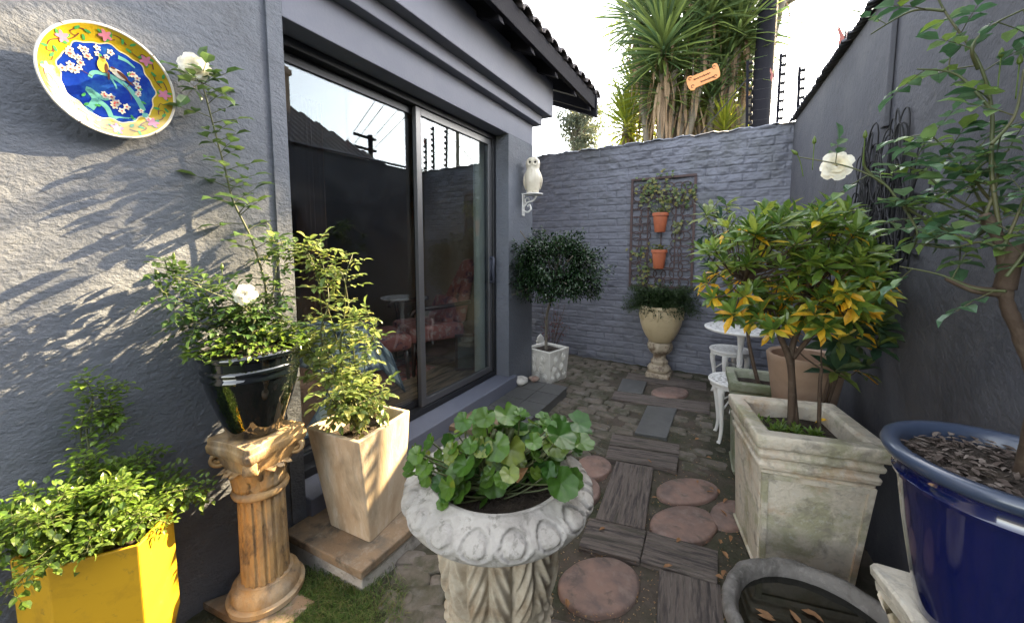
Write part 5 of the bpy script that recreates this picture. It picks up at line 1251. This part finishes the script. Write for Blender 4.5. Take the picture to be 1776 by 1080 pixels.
# --- ivy on trellis
iv = thing('ivy', 'variegated ivy trailing over the rusty wall trellis', 'ivy', (-.667, YT-.05, 1.8)); lf = MB(); sm = MB(); io = iv.location
for (px, py, rx, ry, n) in ((1135,322,24,14,60),(1170,335,16,10,28),(1120,345,14,18,26),(1195,330,12,12,26),(1188,352,8,8,10),(1155,350,20,8,30),(1110,440,14,12,24),(1122,470,18,14,26),(1112,490,12,8,10),(1170,395,7,14,12),(1182,388,10,8,12),(1150,300,14,6,8),(1128,498,9,6,10)):
    for k in range(n):
        p = YP(random.gauss(px, rx*.6), random.gauss(py, ry*.6), YT-random.uniform(.015, .05))-io; lf.leaf(p, Vector((random.uniform(-1,1), -.35, random.uniform(-1,.6))), Vector((random.uniform(-.4,.4), -1, .5)), random.uniform(.032,.052), random.uniform(.026,.042), .1, .2, .55, .3)
for l in (((1147,375),(1150,350),(1120,330),(1110,320)), ((1147,438),(1120,450),(1100,440)), ((1147,375),(1175,345),(1200,330)), ((1147,438),(1115,470),(1110,490)), ((1180,440),(1195,445),(1200,455))):
    sm.tube([YP(a, b, YT-.03)-io for a, b in l], .003, 5)
sm.build('vines', M['stem_brown'], iv); lf.build('foliage', M['ivy'], iv)
for zc, lab in ((1.76, 'small ivy tuft sprouting from the upper terracotta pot'), (1.355, 'low succulent tuft filling the lower terracotta pot')):
    pp = thing('potted_ivy', lab, 'pot plant', (-.667, YT-.095, zc)); lf = MB()
    for k in range(90): a = random.uniform(0, 6.28); r_ = random.uniform(0, .085); lf.leaf(Vector((r_*math.cos(a)*1.2, r_*math.sin(a), random.uniform(.01,.07))), Vector((math.cos(a), math.sin(a), random.uniform(.2,1.2))), UP+rv(.5), .03, .02)
    lf.build('foliage', M['ivy'], pp)

# --- yellow leaved shrub in planter A (whorls of long leaves)
def whorl(mbg, mby, c, d, L, n, yprob, wr=.30):
    d = d.normalized(); x = d.orthogonal().normalized(); y = d.cross(x)
    for k in range(n):
        a = 2.4*k+random.uniform(-.3, .3); f = k/n; tilt = .35+1.05*(1-f)+random.uniform(-.15, .15)
        o_ = (x*math.cos(a)+y*math.sin(a))*math.sin(tilt)+d*math.cos(tilt); isy = random.random() < yprob*(1.5-f)
        if isy: o_ = o_-UP*.5
        (mby if isy else mbg).leaf(c-d*L*.25*(1-f), o_, d+rv(.3), L*random.uniform(.75, 1.15), L*wr*random.uniform(.9, 1.15), .16, .22, .42, .48)
def shrub(name, label, base, trunks, whorls, L, yf, lm, ym, trunkm='stem_brown', n=12):
    t = thing(name, label, 'shrub', base); o = t.location.copy(); sm = MB(); g1 = MB(); g2 = MB()
    for pts, r0, r1 in trunks: P_ = bez([p-o for p in pts], 8); sm.tube(P_, [r0+(r1-r0)*k/(len(P_)-1) for k in range(len(P_))], 8)
    forks = [tr_[0][-1]-o for tr_ in trunks]
    for p in whorls:
        p = p-o; f = min(forks, key=lambda q: (q-p).length); mid = f.lerp(p, .55)+Vector((0, 0, -.03)); sm.tube(bez([f, mid, p], 5), [.0038-.002*k/10 for k in range(11)], 5)
        d = (p-f).normalized()*.7+UP*.8+rv(.4); whorl(g1, g2, p, d, L*random.uniform(.8, 1.15), n, yf(p+o))
    sm.build('trunk', M[trunkm], t, smooth=True); g1.build('foliage', lm, t)
    if g2.v: g2.build('yellow_foliage', ym, t)
    return t
A0 = Vector((.27, 1.97, .60)); wl = []
for k in range(180):
    a = random.uniform(0, 2*math.pi); rr_ = math.sqrt(random.random())
    px = 1375+155*rr_*math.cos(a); py = 470+112*rr_*math.sin(a)
    if px < 1250 and py > 560: continue
    wl.append(D(px, py, random.uniform(1.62, 2.22)))
for px, py in ((1400,372),(1440,355),(1470,365),(1340,400),(1500,400),(1240,470),(1230,430),(1260,540),(1300,560)): wl.append(D(px, py, random.uniform(1.75, 2.05)))
wl = [Vector((min(p.x, wx(p.y)-.07), p.y, p.z)) for p in wl]
F1 = D(1362,600,1.95); 
trs = [([A0, D(1372,640,1.96), D(1350,575,1.95), D(1335,520,1.95)], .015, .009), ([A0+Vector((.02,.01,0)), D(1372,620,1.98), D(1385,570,1.98), D(1400,510,1.98)], .015, .008), ([D(1376,620,1.98), D(1400,590,1.98), D(1425,560,1.98), D(1450,520,2.0)], .010, .007), ([D(1340,545,1.95), D(1315,510,1.93), D(1290,480,1.9)], .008, .005), ([A0+Vector((.1,.02,0)), D(1422,670,2.0), D(1425,640,2.0)], .008, .006)]
shrub('rhododendron_shrub', 'round shrub with many yellow leaves among green growing from the weathered planter', A0, trs, wl, .072, lambda p: .26 if p.z < 1.30 else .04, M['shrubgreen'], M['shrubyellow'])
# lower right sprays belong to the same shrub base but are darker: second shrub behind
A1 = Vector((.42, 2.40, .0)); wl = [Vector((min(p.x, wx(p.y)-.06), p.y, p.z)) for p in [D(px, py, random.uniform(2.15, 2.4)) for px, py in ((1470,610),(1500,590),(1530,560),(1545,600),(1450,640),(1490,560),(1560,575),(1510,640),(1480,500),(1510,470),(1520,520),(1455,590))]]
shrub('dark_shrub', 'dark green shrub with a few yellow leaves behind the weathered planter against the right wall', A1, [([A1, Vector((.42,2.35,.4)), D(1440,650,2.3)], .012, .007), ([Vector((.43,2.4,.4)), D(1470,600,2.3), D(1480,560,2.3)], .008, .005)], wl, .11, lambda p: .10, M['shrubback'], M['shrubyellow'])
A2 = Vector((.20, 2.72, .55)); wl = [D(px, py, random.uniform(2.6, 2.95)) for px, py in ((1235,365),(1250,380),(1225,400),(1265,395),(1240,415),(1285,420),(1215,430),(1255,440),(1300,400),(1228,460),(1270,460),(1310,440),(1240,480),(1225,372),(1295,470),(1330,400),(1260,355))]
shrub('pale_tipped_shrub', 'tall shrub with tips coloured pale as if sunlit growing from the mossy square planter', A2, [([A2, D(1300,600,2.75), D(1290,520,2.75), D(1270,460,2.75)], .012, .007)], wl, .10, lambda p: (.75 if p.z > 1.52 else .05), M['shrubback'], M['paleleaf'])  # upper leaves get a paler material standing in for sunlight
# bright groundcover in planter A
gc = thing('small_succulent', 'low bright green plant with narrow leaves at the foot of the yellow leaved shrub', 'plant', (.22, 1.88, .615)); lf = MB()
for k in range(34):
    c = Vector((random.uniform(-.08,.13), random.uniform(-.035,.05), random.uniform(.0,.035))); whorl(lf, lf, c, UP+rv(.5), .034, 9, 0, .26)
lf.build('foliage', M['freshleaf'], gc)

# --- grass patch (stuff)
lf = MB()
for k in range(6000):
    px = random.uniform(478, 700); py = random.uniform(990, 1110)
    if px > 640 and random.random() < .6: continue
    if py < 1005+max(0,(560-px)*.2) and random.random() < .7: continue
    p = G(px, py, .0); a = random.uniform(0, 6.28); L_ = random.uniform(.02, .05); d = Vector((math.cos(a)*.6, math.sin(a)*.6, 1)); s = Vector((-math.sin(a), math.cos(a), 0))*.0014
    e = p+d*L_*.6; t_ = p+Vector((math.cos(a), math.sin(a), .55))*L_; lf.add([p-s, p+s, e+s*.8, e-s*.8, t_], [(0,1,2,3),(3,2,4)])
o = lf.build('grass', M['grass']); tag(o, 'short rough grass between the column and the front urn', 'grass', kind='stuff')
# weeds / litter
lf = MB()
for k in range(1500):
    px = random.uniform(940, 1290); py = random.uniform(690, 1080); p = G(px, py, .008+random.uniform(0,.008)); a = random.uniform(0, 6.28)
    lf.leaf(p, Vector((math.cos(a), math.sin(a), random.uniform(-.1,.3))), UP+rv(.4), random.uniform(.004,.013), random.uniform(.0015,.004), .1, .1)
o = lf.build('ground_litter', M['fallen']); tag(o, 'fine scattered plant litter over the soil between the paving', 'litter', kind='stuff')
flc = 0
ANC = {'the large round stone beside the urn': G(1040,1011), 'the farthest clustered oval stone': G(1192,851), 'the largest clustered oval stone': G(1187,905), 'the foot of the weathered planter': G(1275,960), 'the short cracked sleeper': G(1085,860), 'the stool foot': G(1240,770), 'the small stone by the geranium': G(1015,840), 'the cream wall urn': G(1140,650)}; used_ = {}
spots = [(1210,835),(1240,850),(1262,862),(1245,845),(1150,980),(1050,912),(1250,940),(1262,965),(1255,1000),(1130,860),(1225,790),(1008,830),(1275,985),(1180,930),(1248,880),(985,1050),(1130,800),(1268,925),(1230,842),(1258,985),(960,990),(1000,870),(1100,640),(1205,760)]
for (px, py) in spots:
    mb = MB(); a = random.uniform(0, 6.28); mb.leaf(Vector((0,0,0)), Vector((1,0,.05)), UP+rv(.3), random.uniform(.03,.05), random.uniform(.012,.022), .3, random.uniform(-.2,.3)); p = G(px, py, .04)
    o = mb.build('fallen_leaf', M['fallen'], None, loc=p-Vector((0,0,.008)), rot=(random.uniform(-.2,.2), random.uniform(-.2,.2), a)); pw = G(px, py); an_ = min(ANC, key=lambda q: (ANC[q]-pw).length); used_[an_] = used_.get(an_, 0)+1
    tag(o, 'brown fallen leaf near %s, %s of its scatter' % (an_, ORD[used_[an_]-1]), 'leaf', 'fallen leaves on the paving')
for px, py, lb_ in ((1455,742,'nearest the front right rim'),(1440,728,'in the middle of the soil'),(1405,700,'farthest back beside the trunk')):
    mb = MB(); mb.leaf(Vector((0,0,0)), Vector((1,0,.05)), UP, .075, .024, .3, .1); o = mb.build('fallen_leaf', M['shrubyellow'], None, loc=G(px, py, .625), rot=(.1,.1,random.uniform(0,6))); tag(o, 'fallen yellow leaf on the soil of the weathered planter, '+lb_, 'leaf', 'yellow leaves in the weathered planter')

# ================================================================== BEYOND THE WALL
def yucca(base, heads, mm, label, trunk_r=.075, name='yucca_tree'):
    t = thing(name, label, 'tree', base); b = t.location.copy(); tr_ = MB(); cr = MB(); dd = MB(); fork = Vector((0, 0, 1.9))
    tr_.tube(bez([(0,0,-.1), (.03,0,.9), fork], 6), [trunk_r*1.3-.003*k for k in range(13)], 10)
    for (c, L, n, r0) in heads:
        c = Vector(c)-b; P_ = bez([fork-Vector((0,0,.1)), fork.lerp(c, .5)+Vector(((c-fork).x*.15, 0, -.1)), c], 7); m_ = len(P_); tr_.tube(P_, [trunk_r*(1-.35*k/m_) for k in range(m_)], 9)
        ax = (P_[-1]-P_[-3]).normalized()
        n = int(n*1.25)
        for k in range(n):
            f = k/n; a = k*2.39996; tilt = R(10)+R(108)*f**.9+random.uniform(-.12, .12); x = ax.orthogonal().normalized(); y = ax.cross(x)
            d = (x*math.cos(a)+y*math.sin(a))*math.sin(tilt)+ax*math.cos(tilt); s = d.cross(UP); s = s.normalized() if s.length > .05 else x
            p = c+ax*(.22*(1-f)-.25*f); LL = L*random.uniform(.75, 1.1); w_ = LL*.026; nn = s.cross(d)
            pts = [(0,.6,0),(.3,1.,.0),(.65,.8,.03),(1,.05,.12)]; vs = []
            for q, ww, dr in pts:
                cc = p+d*LL*q-UP*LL*dr*.6; vs += [cc-s*w_*ww+nn*w_*ww*.5, cc, cc+s*w_*ww+nn*w_*ww*.5]
            cr.add(vs, [(3*i+j, 3*i+j+1, 3*i+4+j, 3*i+3+j) for i in range(3) for j in range(2)])
        for k in range(int(n*.15)):
            i = random.randint(m_//3, m_-2); p = P_[i]; a = random.uniform(0, 6.28); o_ = Vector((math.cos(a), math.sin(a), 0)); dd.leaf(p+o_*.07, o_*.28-UP, o_, L*random.uniform(.5,.95), .05, .2, .1)
    tr_.build('trunk', M['stem_grey'], t, smooth=True); cr.build('crown', mm, t); dd.build('dead_leaves', M['deadleaf'], t)
    return t
Y0 = 6.6
P6 = lambda px, py, y=6.6: YP(px, py, y)
yucca((-1.05, 6.9, 0), [(P6(1150,75,6.6), 1.0, 230, 0), (P6(1180,-60,6.7), .95, 190, 0), (P6(1235,10,6.9), .9, 190, 0), (P6(1150,150,6.9), .85, 170, 0), (P6(1110,25,7.1), .95, 170, 0), (P6(1120,110,7.2), .8, 120, 0), (P6(1195,100,6.9), .75, 120, 0), (P6(1175,190,7.0), .55, 90, 0)], M['yucca'], 'tall yucca tree with spiky crowns directly behind the wooden sign')
yucca((-.45, 7.2, 0), [(P6(1285,40,7.2), .95, 190, 0), (P6(1280,-70,7.2), .9, 150, 0), (P6(1255,110,7.3), .85, 170, 0), (P6(1215,-80,7.5), 1.0, 170, 0), (P6(1235,60,7.6), .85, 130, 0), (P6(1235,170,7.1), .6, 90, 0), (P6(1300,100,7.6), .6, 110, 0), (Vector((.72, 7.2, 6.25)), .62, 80, 0)], M['yucca'], 'tall yucca tree on the right beside the dark pole')  # last head added out of view to streak the left wall with shade
yucca((-1.7, 7.3, 0), [(P6(1085,215,7.2), .75, 150, 0), (P6(1100,165,7.6), .8, 130, 0), (P6(1130,210,7.4), .7, 120, 0)], M['yucca_light'], 'lower bright yellow-green yucca between the eave and the tall yuccas', .08)
yucca((-.35, 8.0, 0), [(P6(1240,210,7.8), .8, 130, 0), (P6(1270,165,8), .8, 130, 0), (P6(1190,215,7.4), .75, 120, 0), (P6(1255,235,7.0), .5, 90, 0), (P6(1285,235,7.7), .6, 100, 0)], M['yucca_light'], 'lower bright yellow-green yucca behind the right hand trunks', .08)
def leafy(name, label, base, c, rad, n, L, mm, clumps=40, trunk=.1, cat='tree', shell=.35, tm='stem_grey'):
    t = thing(name, label, cat, base); b = t.location.copy(); c = Vector(c)-b; tr_ = MB(); lf = MB()
    tr_.tube(bez([(0,0,-.1), c*.5+Vector((.1,0,0)), c], 6), [trunk*(1-.6*k/12) for k in range(13)], 8); cl = []
    for k in range(clumps):
        d = rv(1).normalized()*random.uniform(shell, 1); q = c+Vector((d.x*rad[0], d.y*rad[1], d.z*rad[2])); cl.append(q); tr_.tube([c.lerp(Vector((0,0,0)), .25), c.lerp(q, .5), q], [trunk*.3, trunk*.2, trunk*.08], 5)
    sz = min(rad)*.34
    for k in range(n):
        q = random.choice(cl); p = q+rv(1).normalized()*sz*random.random()**.5; lf.leaf(p, rv(1), UP+rv(.8), L*random.uniform(.7,1.2), L*.5, .15, .2)
    tr_.build('trunk', M[tm], t, smooth=True); lf.build('crown', mm, t); return t
leafy('conifer_tree', 'feathery grey-green tree beyond the wall at the left, under the eave', (-3.6, 9, 0), D(1005,225,9.6), (.62,.6,.75), 5200, .07, M['greytree'], 50, .08)
# utility pole behind the yuccas
up_ = thing('utility_pole', 'dark wooden utility pole rising behind the right yucca', 'pole', (.30, 7.0, 0))
mb = MB(); mb.tube([(0,0,-.1),(.03,0,3.3),(.08,0,5.9)], [.15,.135,.12], 14); mb.build('pole', M['timberdark'], up_, smooth=True)
mb = MB(); mb.b2((-1.0,-.05,5.6),(.3,.05,5.7)); mb.build('crossarm', M['timberdark'], up_)
# power lines : from house eave to the pole
wl_ = thing('power_lines', 'pair of black power lines crossing the sky from the roof edge', 'power lines', (.3, 7, 6.3))
mb = MB()
for a, b in ((D(880,22,5.0), D(1000,-20,9)), (D(895,34,5.0), D(1020,-8,9))):
    d = b-a; P_ = [a-d*.15+d*1.8*f-Vector((0,0,.25*math.sin(math.pi*f))) for f in np.linspace(0, 1, 14)]; mb.tube([p-Vector((.3,7,6.3)) for p in P_], .011, 5)
mb.build('cables', M['iron'], wl_)
# second pole seen in the glass reflection
pp2 = thing('telephone_pole', 'telephone pole with two crossarms beyond the neighbouring roof, seen in the glass', 'pole', (8, 9.9, 0))
mb = MB(); mb.tube([(0,0,-.1),(0,0,5.6)], .09, 10); mb.build('pole', M['timberdark'], pp2); mb = MB(); mb.b2((-.1,-.75,5.42),(.0,.2,5.50)); mb.b2((-.1,-.75,5.0),(.0,.2,5.07)); mb.build('crossarm', M['timberdark'], pp2)
mb = MB()
for z in (5.52, 5.1):
    for y in (-.7, .15): mb.tube([(-.05+.1, y, z), (-.05-12, y-6, z+.5)], .012, 4)
mb.build('cables', M['iron'], pp2)
# electric fence posts on the back wall
def fpost(x, h, tilt, label):
    t = thing('fence_post', label, 'fence post', (x, YB+.08, ZT-.02), 0, 'electric fence posts on the wall'); t.rotation_euler = (0, tilt, 0)
    mb = MB(); mb.b2((-.012,-.012,0),(.012,.012,h)); mb.build('post', M['timberdark'], t)
    k = .10
    while k < h-.02:
        mb = MB(); mb.lathe([(.010,0),(.018,.006),(.018,.014),(.012,.018),(.022,.024),(.020,.032),(.008,.036)], seg=10); mb.v = [(v[2]+.012, v[1], v[0]+k) for v in mb.v]; mb.build('insulator', M['iron'], t, smooth=True); k += .085
fpost(.115, .72, R(-2), 'fence post with insulators furthest left, in front of the dark pole')
fpost(.37, .72, R(0), 'middle fence post with insulators on the brick wall')
fpost(.535, .56, R(-1), 'fence post with insulators furthest right, at the wall corner')
fw = thing('fence_wires', 'thin electric fence wires strung between the posts above the brick wall', 'fence wires', (.3, YB+.08, ZT))
mb = MB()
for k in range(6): mb.tube([(-.20+.0, 0, .10+k*.1), (.24, 0, .10+k*.1-.01)], .0018, 4)
mb.tube([(.24,0,.48),(.55,.1,.0)], .003, 4); mb.tube([D(1302,130,4.75)-Vector((.3,YB+.08,ZT)), D(1208,240,4.85)-Vector((.3,YB+.08,ZT))], .007, 5)
mb.build('wires', M['iron'], fw)
# sign in the yucca
M['signwood'] = mat('signwood', (.55,.24,.09), .7, layers=[((.42,.17,.06), 12, .5, .7, .6)])
sc0 = D(1219,134,6.3)
sg = thing('wooden_sign', 'small orange-brown scroll shaped wooden sign hung in the yucca tree', 'sign', sc0); sg.rotation_euler = (0, R(-14), R(2))
ol = [(-.205,-.07),(-.185,-.115),(-.145,-.13),(-.115,-.105),(.16,-.10),(.205,-.085),(.215,-.04),(.215,.05),(.205,.105),(.175,.125),(.145,.11),(.135,.075),(-.12,.075),(-.145,.095),(-.185,.095),(-.21,.06),(-.215,.0)]
mb = MB(); mb.loft([[Vector((x, y0_, z)) for x, z in ol] for y0_ in (0, .02)]); mb.build('board', M['signwood'], sg, bevel=.004)
mb = MB()
for j, (x0, x1, z0) in enumerate(((-.12,.10,.015),(-.04,.14,-.055))):
    P_ = [(x0+(x1-x0)*k/26, -.004, z0+.016*math.sin(k*2.1)*(.6+.4*math.sin(k*.9))) for k in range(27)]; mb.tube(P_, .005, 4)
mb.tube([(-.12,.01,.07),(-.02,.03,.5),(.12,.01,.08)], .004, 4)
for x, z in ((-.16,.05),(.16,.07),(.15,-.06),(-.15,-.07)): mb.tube([(x+.02*math.cos(t), -.004, z+.02*math.sin(t)) for t in np.linspace(0, 5, 9)], .004, 4)
mb.build('lettering', M['chairwood'], sg)
# hanging ornaments
M['ornament'] = mat('ornament', (.35,.10,.08), .5, layers=[((.45,.22,.16), 20, .5, .7, .7)])
for (px, py, dist, s_, lab) in ((1466,65,3.4,.085,'larger reddish butterfly ornament hanging above the corner of the walls'), (1342,130,4.4,.06,'smaller reddish butterfly ornament hanging by the fence posts')):
    c = D(px, py, dist); t = thing('butterfly_ornament', lab, 'ornament', c, R(35))
    for q in (-1, 1):
        mb = MB(); pts = [(0,0),(.5,.5),(1,1.1),(1.05,.6),(.7,.1),(.85,-.4),(.5,-1.0),(.12,-.35)]
        mb.loft([[Vector((q*x*s_*.45, -y_*.0+abs(x)*s_*.2+yy2, y_*s_)) for x, y_ in pts] for yy2 in (0, .002)]); mb.build('wing', M['ornament'], t)
    mb = MB(); mb.tube([(0,0,-.9*s_),(0,0,.6*s_)], s_*.06, 6); mb.build('body', M['iron'], t)
    mb = MB(); mb.tube([(0,0,.5*s_),(0,0,2.2)], .0012, 4); mb.build('thread', M['iron'], t)

# ================================================================== SHADE TREES (added out of view, crowns placed to leave a slit of sun)
HZ = Vector((SUN.x, SUN.y, 0)).normalized(); AR = Vector((HZ.y, -HZ.x, 0)); BU = AR.cross(SUN).normalized()
if BU.z < 0: BU = -BU
def sunpt(a, b, dist): return Vector((0, 0, CAMH))+SUN*dist+AR*a+BU*b
def shade_tree(label, dist, spots, n, L, mm, bx, name='added_shade_tree'):
    base = Vector((bx[0], bx[1], 0)); t = thing(name, label, 'tree', base); tr_ = MB(); lf = MB(); cs = [sunpt(a, b, dist+random.uniform(-.4, .4)) for a, b, r in spots]; ctr = sum(cs, Vector())/len(cs); fork = Vector((base.x, base.y, max(3., ctr.z-1.2)))-base
    tr_.tube(bez([(0,0,-.1), fork*.5, fork], 5), [.14-.006*k for k in range(11)], 10)
    for (a, b, r), c in zip(spots, cs):
        tr_.tube([fork, fork.lerp(c-base, .6)+Vector((0,0,.2)), c-base], [.04,.03,.015], 5)
        for k in range(int(n*r*r) if r > .2 else 7):
            d = rv(1); 
            while d.length > 1: d = rv(1)
            p = c-base+d*r; lf.leaf(p, rv(1), UP+rv(1), L*random.uniform(.7,1.2), L*.5, .15, .2)
    tr_.build('trunk', M['stem_grey'], t, smooth=True); lf.build('crown', mm, t)
spR = [(a+random.uniform(-.08,.08), b+random.uniform(-.1,.1), .5) for a in np.arange(-.80, 1.3, .42) for b in np.arange(-1.0, 2.2, .42)]  # unseen added crown laid out to keep sun off the courtyard
shade_tree('broad added tree beyond the right wall, placed out of view to shade the courtyard', 18, spR, 3600, .17, M['oak'], (9.5, 17))
spL = [(a+random.uniform(-.06,.06), b+random.uniform(-.1,.1), .42) for a in np.arange(-3.6, -2.25, .38) for b in np.arange(-1.1, 1.9, .38)]
spL += [(-2.02, b, .24) for b in np.arange(.42, 1.9, .25)]+[(-2.08,.18,.22)]  # added crown edge shaped to hold sun off the upper wall
shade_tree('tall slender added tree behind the yuccas, its unseen crown placed to shade the house', 18, spL, 3200, .15, M['oak'], (.95, 17.5))
